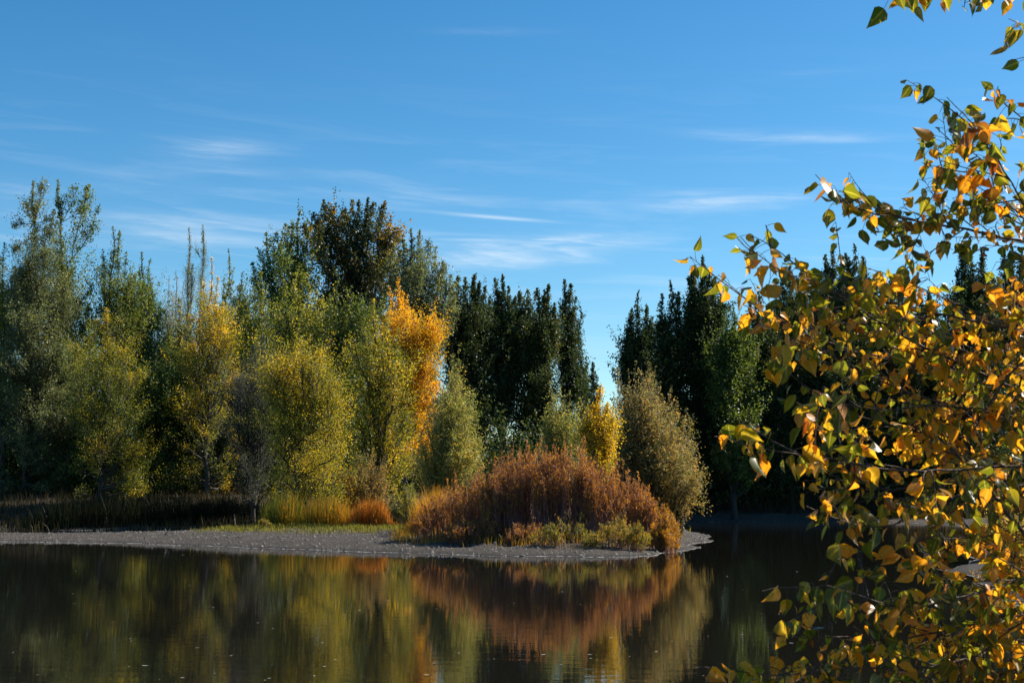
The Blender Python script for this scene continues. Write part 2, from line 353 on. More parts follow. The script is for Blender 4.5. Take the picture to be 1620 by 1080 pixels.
def twig_mesh(A, B, Cc, r0):
    """bent 3-sided tapering twigs from A over B to C"""
    n = len(A); d = unit(Cc - A); ref = np.tile(np.array([[.3, .8, .5]]), (n, 1)); u = unit(np.cross(d, ref)); v = np.cross(d, u)
    ang = np.array([0, 2.094, 4.189]); ring = np.cos(ang)[None, :, None] * u[:, None] + np.sin(ang)[None, :, None] * v[:, None]
    r0 = np.asarray(r0).reshape(-1, 1, 1) if np.ndim(r0) else r0
    V = np.concatenate((A[:, None] + ring * r0, B[:, None] + ring * r0 * .6, Cc[:, None] + ring * r0 * .15), 1).reshape(-1, 3)
    i = np.arange(n)[:, None, None] * 9; j = np.arange(3)[None, None, :]; k = (j + 1) % 3; lv = np.array([0, 3])[None, :, None]
    F = np.stack((i + lv + j, i + lv + k, i + lv + 3 + k, i + lv + 3 + j), -1).reshape(-1, 4)
    return V, F

def grow(rng, leaders, dens, leaf, per_m, angle=(30, 62), upcurl=.3, spread=.16, t0=.3, prof='plume'):
    """side shoots on each leader, leaves along the shoots. leaders: list of (points, half width, t0)"""
    A_, B_, C_, LP, LH = [], [], [], [], []
    for pts, hw, lt0 in leaders:
        pts = np.asarray(pts); seg = np.linalg.norm(np.diff(pts, axis=0), axis=1); Lg = seg.sum()
        cum = np.concatenate(([0], np.cumsum(seg))) / Lg
        n = max(8, int(dens * Lg * (1 - lt0) * (1.25 + hw) * rng.uniform(.65, 1.25)))
        t = lt0 + (1 - lt0) * np.sort(rng.uniform(0, 1, n) ** .72)
        P = np.stack([np.interp(t, cum, pts[:, k]) for k in range(3)], 1)
        tg = unit(np.stack([np.interp(np.minimum(t + .03, 1), cum, pts[:, k]) - np.interp(t - .03, cum, pts[:, k]) for k in range(3)], 1))
        q = (1 - t) / (1 - lt0)
        if prof == 'spire': rr = hw * (.05 + .95 * np.clip(q * 1.45, 0, 1) ** .85)
        elif prof == 'plume': rr = hw * (.05 + .95 * np.clip(q * 1.9, 0, 1) ** .95) * (1 - .35 * np.clip((q - .65) / .35, 0, 1))
        elif prof == 'cone': rr = hw * (.06 + .94 * q)
        else: rr = hw * np.sqrt(np.clip(1 - (1 - np.clip(q * 1.5, 0, 1)) ** 2, .03, 1))
        az = rng.uniform(0, 2 * math.pi, n); an = np.radians(rng.uniform(*angle, n))
        ref = np.where(np.abs(tg[:, 2:3]) > .95, np.array([[1., 0, 0]]), np.array([[0, 0, 1.]]))
        a = unit(np.cross(tg, ref)); b = np.cross(tg, a)
        side = np.cos(az)[:, None] * a + np.sin(az)[:, None] * b
        d = tg * np.cos(an)[:, None] + side * np.sin(an)[:, None]
        l = rr / np.maximum(np.sin(an), .4) * rng.uniform(.35, 1.0, n) * np.where((q > .3) & (rng.uniform(0, 1, n) < .25), 1.35, 1)
        mid = P + d * (l * .55)[:, None]
        end = P + d * l[:, None] + np.array([0, 0, 1]) * (upcurl * l * np.clip(q * 3, 0, 1))[:, None]
        A_.append(P); B_.append(mid); C_.append(end)
        cnt = np.maximum(2, (per_m * (l + .15)).astype(int)); idx = np.repeat(np.arange(n), cnt)
        s = rng.beta(2.0, 1.15, len(idx))[:, None] * 1.04
        p = (1 - s) ** 2 * P[idx] + 2 * s * (1 - s) * mid[idx] + s * s * end[idx]
        p = p + rng.normal(0, 1, p.shape).clip(-2, 2) * (spread * (.25 + .7 * np.minimum(l[idx], 1.1)))[:, None]
        LP.append(p)
        LH.append(np.stack((rng.normal(0, 1, n)[idx], 1 - q[idx], s[:, 0], rng.normal(0, 1) * np.ones(len(idx))), 1))
    return np.concatenate(A_), np.concatenate(B_), np.concatenate(C_), np.concatenate(LP), np.concatenate(LH)

SEED = [100]
def foliage(name, V, F, h, A, B, Cc, r, mat, bark, root):
    V2, F2 = twig_mesh(A, B, Cc, r)
    return mesh_obj(name, np.concatenate((V, V2)), [F, F2 + len(V)], [M[mat], M[bark]], root, hue=np.concatenate((np.repeat(h, 2), np.zeros(len(F2)))))
def tree(name, label, cat, base, Y, tips, mat, hue=(.35, .15, .15, 0), fill=None, leaf=.17, dens=3.2, per_m=9, group=None, bark='bark',
         fork=.25, trunk_r=.2, angle=(28, 60), prof='plume', aspect=.7, hang=.5, spread=.16, bz=None, wander=.25, lt0=.25):
    """tips: (px, py, half width px) of every leader; fill: (x0, x1, ytop, ybottom, n, half width px) extra low limbs.
    hue: mean, per leader/shoot spread, per leaf spread, gain towards the tips"""
    SEED[0] += 1; rng = np.random.default_rng(SEED[0]); s = mpp(Y)
    X = (base - 810) * s; Yb = Y
    z0 = (gz1(X, Yb) if bz is None else bz) - .05
    P0 = np.array((X, Yb, z0))
    tw = [(at(px, py, Y), hw * s * (2.25 if mat == 'dark' else 1.7)) for px, py, hw in tips]
    top = max(tw, key=lambda k: k[0][2]); Ht = top[0][2] - z0
    root = empty(name, P0, label, cat, group)
    # trunk runs up into the highest leader
    ctrl = np.array((X * .6 + top[0][0] * .4, Yb, z0 + Ht * .55))
    n = 14; tp = bez(P0, ctrl, top[0], n); tp[1:-1, :2] += rng.normal(0, .05 + .004 * Ht, (n - 2, 2))
    V, F = tube(tp, trunk_r, .02, 7, .8); mesh_obj('trunk', V, F, M[bark], root, smooth=True)
    leaders = [(tp, top[1], max(lt0, .2))]
    def limb(tip, hw, f0, lt):
        f0 = min(f0, .85); st = np.array([np.interp(f0, np.linspace(0, 1, n), tp[:, k]) for k in range(3)])
        tip = tip + np.array((0, rng.normal(0, wander * max(hw, .8) * 1.5), 0))
        c = np.array((st[0] * .35 + tip[0] * .65, st[1] * .35 + tip[1] * .65, st[2] * .62 + tip[2] * .38))
        lp = bez(st, c, tip, 9); lp[1:-1] += rng.normal(0, .03 + .008 * np.linalg.norm(tip - st), (7, 3))
        V, F = tube(lp, trunk_r * (1 - f0) * .62 + .015, .012, 5, .8); mesh_obj('limb', V, F, M[bark], root, smooth=True)
        leaders.append((lp, hw, lt))
    for p, hw in tw:
        if p is top[0]: continue
        frac = np.clip((p[2] - z0) / Ht, 0, 1)
        limb(p, hw, fork * frac * rng.uniform(.7, 1.5), lt0)
    if fill:
        x0, x1, y0, y1, nf, hw = fill
        for k in range(nf):
            u = (k + rng.uniform(.1, .9)) / nf
            px = rng.uniform(x0, x1); py = y0 + (y1 - y0) * u
            p = at(px, py, Y + rng.normal(0, (x1 - x0) * s * .22)); frac = np.clip((p[2] - z0) / Ht, .05, 1)
            limb(p, hw * s * rng.uniform(.7, 2.3) * (.75 + .4 * u if mat == 'dark' else 1), frac * rng.uniform(.35, .75), rng.uniform(.2, .5))
    leaf *= .74; fine = mat in ('lime', 'orange', 'gold')
    if fine: leaf *= .8; per_m = per_m * 1.45
    A, B, Cc, LP, LH = grow(rng, leaders, dens * 1.6, leaf, per_m * 1.75, angle, spread=spread, prof=prof)
    keep = LP[:, 2] > z0 + .25; LP = LP[keep]; LH = LH[keep]
    V, F = leaf_quads(LP, leaf, rng, aspect, hang)
    h = np.clip(hue[0] + hue[1] * (.75 * LH[:, 0] + .85 * LH[:, 3]) + .6 * hue[2] * rng.normal(0, 1, len(LP)) + hue[3] * (LH[:, 1] - .4), 0, 1)
    foliage('crown', V, F, h, A, B, Cc, .014 + .006 * rng.uniform(0, 1, len(A)), mat, bark, root)
    return root

def shrub(name, label, cat, base, Y, outline, mat, n=90, hue=(.4, .12, .2, 0), leaf=.09, per_m=26, group=None, bark='barkred', basew=.35, aspect=.3,
          t0=.3, spread=.07, stem_r=.012, side=.25, depth=None, dens=3.5, arch=.2, bz=None, front=.45, up=False, ragged=.16, hk=1.0):
    """many-stemmed shrub. outline: list of (px, py) along the top of the shrub; stems fan from a base `basew` x as wide"""
    SEED[0] += 1; rng = np.random.default_rng(SEED[0]); s = mpp(Y)
    X = (base - 810) * s; z0 = (gz1(X, Y) if bz is None else bz) - .04
    root = empty(name, (X, Y, z0), label, cat, group)
    ox = np.array([o[0] for o in outline], float); oy = np.array([o[1] for o in outline], float)
    W = (ox[-1] - ox[0]) * s; dp = depth if depth is not None else W * .35
    mb = MB(); leaders = []
    cl = rng.uniform(ox[0], ox[-1], max(4, n // 14)); cy_ = rng.uniform(-1, 1, len(cl)); ch = rng.uniform(0, 1, len(cl))
    for k in range(n):
        u = (k + rng.uniform(0, 1)) / n; px = ox[0] + (ox[-1] - ox[0]) * u
        q = rng.integers(len(cl)); gather = rng.uniform() < .6
        if gather: px = np.clip(cl[q] + rng.normal(0, (ox[-1] - ox[0]) * .035), ox[0], ox[-1])
        dy = np.clip(cy_[q] + rng.normal(0, .15), -1, 1) if gather else rng.uniform(-1, 1); yt = np.interp(px, ox, oy)
        top = at(px, yt, Y)
        lob = ch[q] if gather else rng.uniform(.2, 1.2)
        hfac = (1 - ragged * lob) * (1 - front * max(0, -dy) ** 1.5 - .06 * abs(dy)) * rng.uniform(.6, 1.0) ** .8 * rng.choice([1, 1, 1.06, 1.1]) * hk
        tip = np.array((top[0], Y + dy * dp, z0 + (top[2] - z0) * hfac))
        b = np.array((X + (top[0] - X) * basew + rng.normal(0, .06), Y + dy * dp * max(basew, .3), 0)); b[2] = (gz1(b[0], b[1]) if bz is None else bz) - .05
        c = np.array((b[0] + (tip[0] - b[0]) * arch, b[1] + (tip[1] - b[1]) * arch, b[2] + (tip[2] - b[2]) * .6))
        lp = bez(b, c, tip, 7); lp[1:] += rng.normal(0, .035, (6, 3))
        V, F = tube(lp, stem_r * rng.uniform(.7, 1.4), .003, 4); mb.add(V, F)
        leaders.append((lp, side * rng.uniform(.6, 1.3), t0 * rng.uniform(.5, 1.3)))
    mb.build('stems', M[bark], root)
    A, B, Cc, LP, LH = grow(rng, leaders, dens, leaf, per_m, (18, 50), spread=spread)
    V, F = leaf_quads(LP, leaf, rng, aspect, .1, np.array([0, 0, 1.]) if up else None)
    h = np.clip(hue[0] + hue[1] * (.75 * LH[:, 0] + .85 * LH[:, 3]) + hue[2] * rng.normal(0, 1, len(LP)) + hue[3] * (LH[:, 1] - .4), 0, 1)
    foliage('foliage', V, F, h, A, B, Cc, .005 + .003 * rng.uniform(0, 1, len(A)), mat, bark, root)
    return root

def blades(P, H, W, rng, lean=.18, dirn=None):
    """upright bent grass / reed blades, two quads each"""
    n = len(P); a = rng.uniform(0, 6.283, n); w = np.stack((np.cos(a), np.sin(a), np.zeros(n)), 1) * (W * .5)[:, None]
    ln = rng.normal(0, 1, (n, 3)); ln[:, 2] = 0; ln = ln * (lean * H)[:, None]
    up = np.zeros((n, 3)); up[:, 2] = H
    m = P + up * .55 + ln * .3; t = P + up + ln
    V = np.stack((P - w, P + w, m - w * .8, m + w * .8, t - w * .12, t + w * .12), 1).reshape(-1, 3)
    i = np.arange(n)[:, None] * 6
    F = np.concatenate((i, i + 1, i + 3, i + 2, i + 2, i + 3, i + 5, i + 4), 1).reshape(-1, 4)
    return V, F
def reeds(name, label, cat, x0, x1, ytop, Y, dY, n, mat, w=.03, hue=(.5, .2, 0), kind=None, group=None, hvar=.3, lean=.15):
    SEED[0] += 1; rng = np.random.default_rng(SEED[0]); s = mpp(Y)
    px = np.clip(rng.uniform(x0, x1, n) + rng.normal(0, (x1 - x0) * .13, n), x0 - 30, x1 + 30); y = Y + rng.uniform(-dY, dY, n); x = (px - 810) * s
    z = gz(x, y); ok = z > -.12; x, y, z, px = x[ok], y[ok], z[ok], px[ok]; n = len(x)
    yt = np.interp(px, np.linspace(x0, x1, len(ytop)), ytop)
    zt = EYE + (HORIZON - yt) * s
    clump = .5 + .28 * np.sin(x * 3.1 + 2 * np.sin(y * 2.2)) * np.sin(x * 1.3 + y * 1.1) + .3 * np.sin(x * 8.3 + 3 * np.sin(y * 1.7)) * np.sin(y * 5)
    edge = np.clip(np.minimum(px - x0, x1 - px) / ((x1 - x0) * .28) + .45, .22, 1)
    H = np.maximum(.25, (zt - z)) * edge * (1.08 - hvar * 2.6 * rng.uniform(0, 1, n) ** 1.3 - hvar * 1.1 * clump + .12 * (rng.uniform(0, 1, n) < .06))
    V, F = blades(np.stack((x, y, z - .03), 1), H, np.full(n, w) * rng.uniform(.6, 1.3, n), rng, lean)
    h = np.clip(hue[0] + hue[1] * rng.normal(0, 1, n) + .5 * hue[1] * np.sin(x * 4.3 + y * 2.7) + hue[2] * (px - x0) / (x1 - x0), 0, 1)
    X = (0.5 * (x0 + x1) - 810) * s
    o = mesh_obj(name, V, F, M[mat], None, hue=np.repeat(h, 2), origin=(X, Y, gz1(X, Y)))
    return tag(o, label, cat, group, kind)

BG = 'tall trees in the wood behind the pond'
def wood_depth(base, Y):
    if base < 440: return 94 + (Y - 65) * .75 if Y < 98 else Y + 18
    if base < 700: return Y + 13
    if base < 935: return Y + 8
    return Y
def plant_wood():
    def T(name, label, cat, base, Y, tips, mat, hue, fill=None, **k):
        if base < 700 and fill and fill[3] >= 730: fill = fill[:3] + (782,) + (int(fill[4] * 1.25), fill[5])
        if mat == 'dark' and 'dens' not in k: k['dens'] = 5.8
        if mat == 'dark' and 'prof' not in k: k['prof'] = 'spire'
        return tree(name, label, cat, base, wood_depth(base, Y) if name != 'aspen_tree' else Y, tips, mat, hue, fill, **k)
    # far dark wood on the left half
    T('cottonwood_tree', 'broad dark olive cottonwood with orange flecks, highest crown of the wood', 'tree', 540, 104,
      [(512, 317, 14), (523, 321, 13), (545, 326, 15), (558, 318, 13), (570, 321, 14), (582, 314, 15), (592, 324, 13), (608, 317, 16), (619, 338, 13), (625, 362, 12), (497, 340, 15), (633, 395, 13)],
      'olive', (.38, .26, .2, .25), (480, 635, 340, 640, 26, 20), leaf=.26, dens=3.2, per_m=8, trunk_r=.42, bark='barkdark', fork=.5)
    T('cottonwood_tree', 'grey green cottonwood with stepped spires, left shoulder of the broad olive crown', 'tree', 455, 101,
      [(475, 331, 12), (450, 352, 14), (437, 370, 12), (421, 364, 11), (428, 372, 10), (409, 392, 12), (397, 412, 12), (462, 350, 12), (486, 345, 12)],
      'green', (.34, .14, .14, .3), (395, 500, 380, 660, 20, 20), leaf=.23, dens=3.2, per_m=8, trunk_r=.35, fork=.5)
    T('cottonwood_tree', 'rounded grey green cottonwood sloping down to the right of the tallest crown', 'tree', 660, 99,
      [(650, 361, 15), (665, 364, 15), (636, 372, 14), (678, 373, 15), (690, 390, 14), (702, 412, 14), (714, 436, 13), (622, 390, 14), (720, 470, 13)],
      'grey', (.25, .16, .15, .25), (615, 722, 390, 700, 28, 20), leaf=.2, dens=3.4, per_m=9, trunk_r=.36, bark='barkdark', fork=.45)
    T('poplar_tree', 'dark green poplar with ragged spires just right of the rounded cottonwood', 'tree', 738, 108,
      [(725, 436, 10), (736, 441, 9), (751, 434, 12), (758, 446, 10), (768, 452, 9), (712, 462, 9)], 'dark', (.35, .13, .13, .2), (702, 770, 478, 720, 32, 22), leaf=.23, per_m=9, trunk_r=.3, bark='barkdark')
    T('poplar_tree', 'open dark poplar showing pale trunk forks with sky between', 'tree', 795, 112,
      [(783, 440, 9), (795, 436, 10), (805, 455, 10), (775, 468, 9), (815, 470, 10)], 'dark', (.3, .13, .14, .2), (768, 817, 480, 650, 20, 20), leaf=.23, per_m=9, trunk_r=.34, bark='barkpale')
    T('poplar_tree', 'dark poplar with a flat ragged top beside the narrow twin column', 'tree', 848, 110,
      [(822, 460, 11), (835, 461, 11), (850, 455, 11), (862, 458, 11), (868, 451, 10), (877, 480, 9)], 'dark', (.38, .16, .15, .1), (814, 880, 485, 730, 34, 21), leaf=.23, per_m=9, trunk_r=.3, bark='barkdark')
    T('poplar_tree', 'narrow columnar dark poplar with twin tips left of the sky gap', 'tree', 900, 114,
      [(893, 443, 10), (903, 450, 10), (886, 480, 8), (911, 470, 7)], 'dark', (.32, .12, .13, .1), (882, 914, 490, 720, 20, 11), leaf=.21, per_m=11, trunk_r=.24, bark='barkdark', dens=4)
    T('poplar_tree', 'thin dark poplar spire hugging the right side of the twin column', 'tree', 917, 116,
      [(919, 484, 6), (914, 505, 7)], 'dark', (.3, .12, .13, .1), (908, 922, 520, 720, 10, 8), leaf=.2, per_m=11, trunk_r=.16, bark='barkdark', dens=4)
    T('spruce_tree', 'small far spruce with drooping tip standing in the sky gap', 'tree', 937, 150, [(938, 573, 16)], 'dark', (.2, .1, .1, 0), (930, 948, 610, 700, 6, 10), leaf=.24, per_m=9, trunk_r=.18,
      bark='barkdark', prof='cone', angle=(70, 95), lt0=.05)
    T('poplar_tree', 'small far poplar with a blunt top just left of the small spruce', 'tree', 927, 146, [(927, 564, 8), (920, 580, 8)], 'green', (.2, .1, .1, 0), (918, 936, 590, 700, 8, 9), leaf=.22, per_m=10, trunk_r=.16, bark='barkdark')
    # right wood across the inlet
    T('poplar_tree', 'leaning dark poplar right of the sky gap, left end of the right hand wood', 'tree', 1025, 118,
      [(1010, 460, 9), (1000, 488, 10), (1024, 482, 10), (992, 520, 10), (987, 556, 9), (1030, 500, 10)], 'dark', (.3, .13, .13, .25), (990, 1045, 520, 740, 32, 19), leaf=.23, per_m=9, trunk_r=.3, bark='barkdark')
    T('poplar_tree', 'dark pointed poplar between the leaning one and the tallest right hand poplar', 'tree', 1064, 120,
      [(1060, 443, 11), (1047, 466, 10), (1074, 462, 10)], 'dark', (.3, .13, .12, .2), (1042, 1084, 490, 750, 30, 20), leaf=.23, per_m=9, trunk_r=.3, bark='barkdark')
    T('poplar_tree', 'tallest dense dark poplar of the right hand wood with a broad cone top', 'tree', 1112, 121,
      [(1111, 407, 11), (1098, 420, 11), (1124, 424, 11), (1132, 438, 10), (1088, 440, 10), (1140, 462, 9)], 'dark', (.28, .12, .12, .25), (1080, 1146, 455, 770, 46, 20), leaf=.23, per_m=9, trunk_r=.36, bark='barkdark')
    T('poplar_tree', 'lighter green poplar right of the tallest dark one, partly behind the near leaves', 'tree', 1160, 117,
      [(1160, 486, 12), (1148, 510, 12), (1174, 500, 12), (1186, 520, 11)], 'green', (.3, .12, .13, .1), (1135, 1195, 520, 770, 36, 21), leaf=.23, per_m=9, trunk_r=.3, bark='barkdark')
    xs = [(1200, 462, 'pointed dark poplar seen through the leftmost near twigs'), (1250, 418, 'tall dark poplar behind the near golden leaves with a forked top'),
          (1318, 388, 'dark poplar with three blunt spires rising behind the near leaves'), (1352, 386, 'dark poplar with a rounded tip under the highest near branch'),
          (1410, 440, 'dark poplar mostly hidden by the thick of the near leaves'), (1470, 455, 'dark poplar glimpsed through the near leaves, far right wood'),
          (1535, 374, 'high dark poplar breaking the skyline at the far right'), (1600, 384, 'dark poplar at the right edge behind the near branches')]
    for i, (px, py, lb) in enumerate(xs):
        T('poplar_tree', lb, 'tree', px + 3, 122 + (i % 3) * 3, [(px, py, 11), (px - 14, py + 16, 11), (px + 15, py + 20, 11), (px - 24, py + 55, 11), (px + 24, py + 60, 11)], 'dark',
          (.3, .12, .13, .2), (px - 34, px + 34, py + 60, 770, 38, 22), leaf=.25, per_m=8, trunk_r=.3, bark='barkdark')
    # left wood
    T('poplar_tree', 'yellow tinged poplar cut by the left picture edge', 'tree', 8, 82, [(8, 385, 14), (-8, 400, 14), (22, 420, 14), (-20, 380, 14)], 'lime', (.22, .2, .2, .2), (-30, 40, 430, 720, 22, 20), leaf=.19, per_m=8, trunk_r=.2)
    T('poplar_tree', 'tall feathery grey green poplar with fanned top and straight dark trunk at left', 'tree', 44, 79,
      [(53, 287, 12), (68, 290, 10), (37, 318, 12), (22, 355, 11), (84, 330, 9), (60, 330, 13), (18, 395, 11), (90, 385, 10), (74, 350, 10)], 'grey', (.22, .14, .14, .1), (5, 110, 390, 730, 34, 22), leaf=.16, per_m=11, trunk_r=.19, fork=1.0, dens=5.4, bark='barkdark')
    T('poplar_tree', 'tall open green poplar of three see through spires behind the feathery one', 'tree', 108, 84,
      [(92, 284, 11), (122, 297, 9), (144, 294, 12), (160, 325, 9), (100, 320, 12), (135, 330, 11)], 'green', (.3, .14, .15, .1), (85, 160, 420, 700, 18, 22), leaf=.2, per_m=10, trunk_r=.2, dens=4.2, fork=.9)
    T('poplar_tree', 'green poplar with two stepped tips right of the open spires', 'tree', 182, 86,
      [(178, 357, 13), (188, 364, 12), (165, 395, 13), (200, 398, 12), (206, 420, 11)], 'green', (.38, .14, .14, .1), (150, 215, 415, 720, 26, 20), leaf=.18, per_m=9, trunk_r=.2)
    T('poplar_tree', 'dark green poplar with a short spire left of the two bare feathery spires', 'tree', 228, 88,
      [(225, 399, 11), (236, 410, 10), (214, 425, 12), (243, 450, 11), (256, 480, 10)], 'green', (.25, .12, .13, .1), (205, 262, 440, 740, 26, 18), leaf=.18, per_m=9, trunk_r=.2)
    T('bare_poplar', 'thin nearly bare feathery poplar spire, left of the matching pair', 'tree', 303, 112, [(299, 361, 8), (306, 420, 8)], 'grey', (.5, .15, .2, 0), leaf=.11, per_m=9, trunk_r=.12, bark='barkpale', angle=(12, 28), dens=4.5, fork=.7)
    T('bare_poplar', 'thin feathery poplar spire, right and taller of the matching pair', 'tree', 318, 112, [(321, 356, 9), (312, 400, 7)], 'grey', (.45, .15, .2, 0), leaf=.12, per_m=12, trunk_r=.12, bark='barkpale', angle=(12, 28), dens=5, fork=.7)
    T('bare_tree', 'small bare pinkish tree in the notch beside the feathery spires', 'tree', 275, 108, [(278, 428, 13), (268, 440, 10), (288, 445, 10)], 'tan', (.6, .15, .2, 0), (262, 300, 460, 640, 10, 14), leaf=.1, per_m=5, trunk_r=.14, bark='barkpale', dens=3)
    T('poplar_tree', 'grey green poplar filling the notch below the feathery spires', 'tree', 285, 100, [(283, 470, 14), (265, 495, 13), (300, 480, 12)], 'grey', (.2, .14, .14, .1), (250, 310, 500, 740, 24, 19), leaf=.17, per_m=9, trunk_r=.2, bark='barkdark')
    T('poplar_tree', 'narrow orange yellow poplar in front of the feathery spires', 'tree', 330, 76,
      [(335, 408, 12), (322, 440, 13), (347, 440, 13), (312, 490, 13), (355, 480, 12)], 'lime', (.50, .2, .18, .75), (292, 378, 480, 740, 30, 20), leaf=.16, per_m=9, trunk_r=.2)
    T('poplar_tree', 'slim green poplar with a tufted tip right of the orange yellow one', 'tree', 366, 84, [(362, 395, 8), (372, 425, 10), (382, 430, 9), (356, 440, 9)], 'green', (.45, .16, .16, .15), (350, 400, 450, 720, 20, 17), leaf=.17, per_m=8, trunk_r=.18)
    T('poplar_tree', 'yellow flecked green poplar left of centre below the stepped spires', 'tree', 408, 84, [(402, 455, 13), (390, 480, 13), (420, 450, 13), (412, 430, 12)], 'green', (.5, .16, .16, .15), (380, 440, 480, 720, 22, 18), leaf=.17, per_m=9, trunk_r=.2)
    T('poplar_tree', 'green poplar with yellow upper shoots, midway in the wood', 'tree', 472, 86, [(470, 428, 15), (452, 445, 14), (488, 445, 14), (440, 480, 14), (500, 480, 13)], 'green', (.62, .2, .18, .15), (435, 515, 470, 740, 30, 20), leaf=.18, per_m=9, trunk_r=.22)
    T('poplar_tree', 'plain green poplar left of the two tone one, trunk hidden', 'tree', 540, 85, [(535, 440, 14), (555, 452, 14), (520, 465, 14), (572, 470, 13)], 'green', (.38, .16, .15, .1), (510, 590, 480, 740, 34, 20), leaf=.18, per_m=9, trunk_r=.22)
    T('poplar_tree', 'bright orange poplar with a rounded flame top', 'tree', 645, 81,
      [(631, 434, 12), (615, 450, 10), (645, 466, 12), (657, 500, 13), (636, 458, 12), (672, 545, 12), (608, 500, 9)], 'orange', (.50, .16, .16, .55), (598, 692, 490, 715, 54, 16), leaf=.17, per_m=12, trunk_r=.2, dens=3.8)
    T('poplar_tree', 'lime and yellow poplar with a slanting dark trunk in front of the orange one', 'tree', 606, 73,
      [(590, 470, 15), (575, 500, 15), (612, 500, 14), (630, 520, 14), (560, 540, 14)], 'lime', (.42, .2, .2, .05), (562, 645, 540, 740, 40, 20), leaf=.16, per_m=9, trunk_r=.2, bark='barkdark', fork=.5)
    T('poplar_tree', 'bushy green tree bright yellow on its upper right, in front at left', 'tree', 165, 70,
      [(170, 488, 17), (155, 508, 17), (186, 505, 17), (140, 535, 17), (203, 540, 16), (212, 590, 16), (130, 580, 16)], 'lime', (.28, .18, .18, .7), (118, 228, 545, 750, 38, 21), leaf=.145, per_m=10, trunk_r=.16, dens=3.0, bark='barkdark', fork=.7)
    T('willow_tree', 'rounded yellow green willow with dark forked limbs, left of centre', 'tree', 478, 67,
      [(480, 546, 20), (460, 560, 20), (500, 560, 20), (515, 585, 20), (530, 610, 17), (440, 590, 20), (535, 640, 15)], 'lime', (.52, .16, .18, .2), (425, 540, 580, 735, 46, 24), leaf=.13, per_m=11, trunk_r=.17, dens=3.2, bark='barkdark', fork=.6, prof='dome')
    T('russian_olive', 'dusky blue grey tree in shade beside the rounded willow', 'tree', 405, 56, [(415, 530, 17), (400, 545, 17), (432, 545, 15), (390, 580, 17), (425, 575, 16)], 'sage', (.35, .15, .18, 0), (372, 440, 590, 770, 40, 22), leaf=.12, per_m=12, trunk_r=.15, bark='barkdark', aspect=.35)
    T('poplar_tree', 'shaded dark green tree behind the cattails, left of the dusky tree', 'tree', 330, 88, [(330, 590, 20), (300, 600, 20), (360, 610, 20)], 'dark', (.4, .16, .15, 0), (280, 400, 600, 770, 36, 24), leaf=.18, per_m=9, trunk_r=.18, bark='barkdark')
    T('poplar_tree', 'shaded dark tree at the left edge behind the cattails', 'tree', 60, 90, [(60, 560, 20), (20, 580, 20), (95, 590, 20)], 'dark', (.45, .16, .15, 0), (-20, 120, 590, 770, 36, 24), leaf=.18, per_m=8, trunk_r=.18, bark='barkdark')
    T('poplar_tree', 'dark green tree between the bushy yellow one and the shaded one', 'tree', 245, 84, [(245, 560, 18), (225, 580, 18), (268, 575, 18)], 'green', (.3, .16, .15, 0), (210, 300, 590, 760, 34, 24), leaf=.17, per_m=9, trunk_r=.18, bark='barkdark')
    T('poplar_tree', 'olive green poplar behind the dusky tree, right of the orange yellow one', 'tree', 392, 92, [(388, 500, 16), (372, 520, 15), (405, 515, 15)], 'lime', (.2, .18, .16, .1), (365, 425, 530, 700, 30, 22), leaf=.17, per_m=9, trunk_r=.18)
    T('poplar_tree', 'mid green poplar in the dark notch left of the orange yellow one', 'tree', 272, 92, [(268, 520, 15), (252, 540, 15), (285, 535, 15)], 'green', (.45, .18, .16, .1), (240, 300, 550, 690, 30, 22), leaf=.17, per_m=9, trunk_r=.18)
    T('poplar_tree', 'mid green tree left of the bushy yellow topped one', 'tree', 92, 92, [(98, 500, 16), (80, 520, 16), (115, 530, 15)], 'green', (.42, .18, .16, .1), (60, 130, 540, 720, 34, 22), leaf=.17, per_m=9, trunk_r=.18)
    # willows and the small gold tree on the spit
    S = shrub
    S('willow_shrub', 'tan willow with a green tip, just right of the lime and yellow poplar', 'shrub', 700, 75, [(640, 735), (652, 690), (668, 645), (690, 605), (712, 582), (735, 586), (752, 612), (764, 680)], 'tangreen', n=170, hue=(.6, .22, .2, -.45), leaf=.12, per_m=16, t0=.28, side=.6, spread=.14, stem_r=.03, bark='bark', basew=.2, ragged=.24, hk=1.16)
    S('willow_shrub', 'soft grey green willow behind the small golden tree', 'shrub', 890, 78, [(855, 680), (868, 640), (890, 612), (908, 602), (926, 612), (940, 645)], 'tangreen', n=100, hue=(.35, .16, .2, .1), leaf=.13, per_m=14, t0=.2, side=.6, spread=.15, stem_r=.03, bark='bark', basew=.3, ragged=.24, hk=1.16)
    S('willow_shrub', 'tall feathery tan willow just right of the small golden tree', 'shrub', 1000, 67, [(968, 650), (976, 600), (984, 578), (1000, 592), (1015, 582), (1035, 592), (1045, 640)], 'tan', n=120, hue=(.32, .16, .2, -.1), leaf=.12, per_m=15, t0=.25, side=.55, spread=.14, stem_r=.03, bark='bark', basew=.3, ragged=.24, hk=1.16)
    S('willow_shrub', 'broad rounded tan willow at the tip of the spit', 'shrub', 1046, 68, [(985, 660), (1010, 618), (1035, 602), (1058, 606), (1074, 620), (1092, 640), (1104, 675), (1110, 735)], 'tan', n=210, hue=(.36, .18, .2, -.25), leaf=.12, per_m=15, t0=.2, side=.6, spread=.15, stem_r=.03, bark='barkdark', basew=.4, depth=2.6, ragged=.24, hk=1.16)
    T('aspen_tree', 'small slender golden tree rising over the rust red thicket', 'tree', 948, 62, [(950, 609, 13), (940, 638, 13), (961, 636, 13), (932, 666, 12), (968, 664, 12)], 'gold', (.6, .14, .16, .05), (922, 978, 645, 735, 24, 13), leaf=.14, per_m=17, trunk_r=.06, dens=5)
plant_wood()

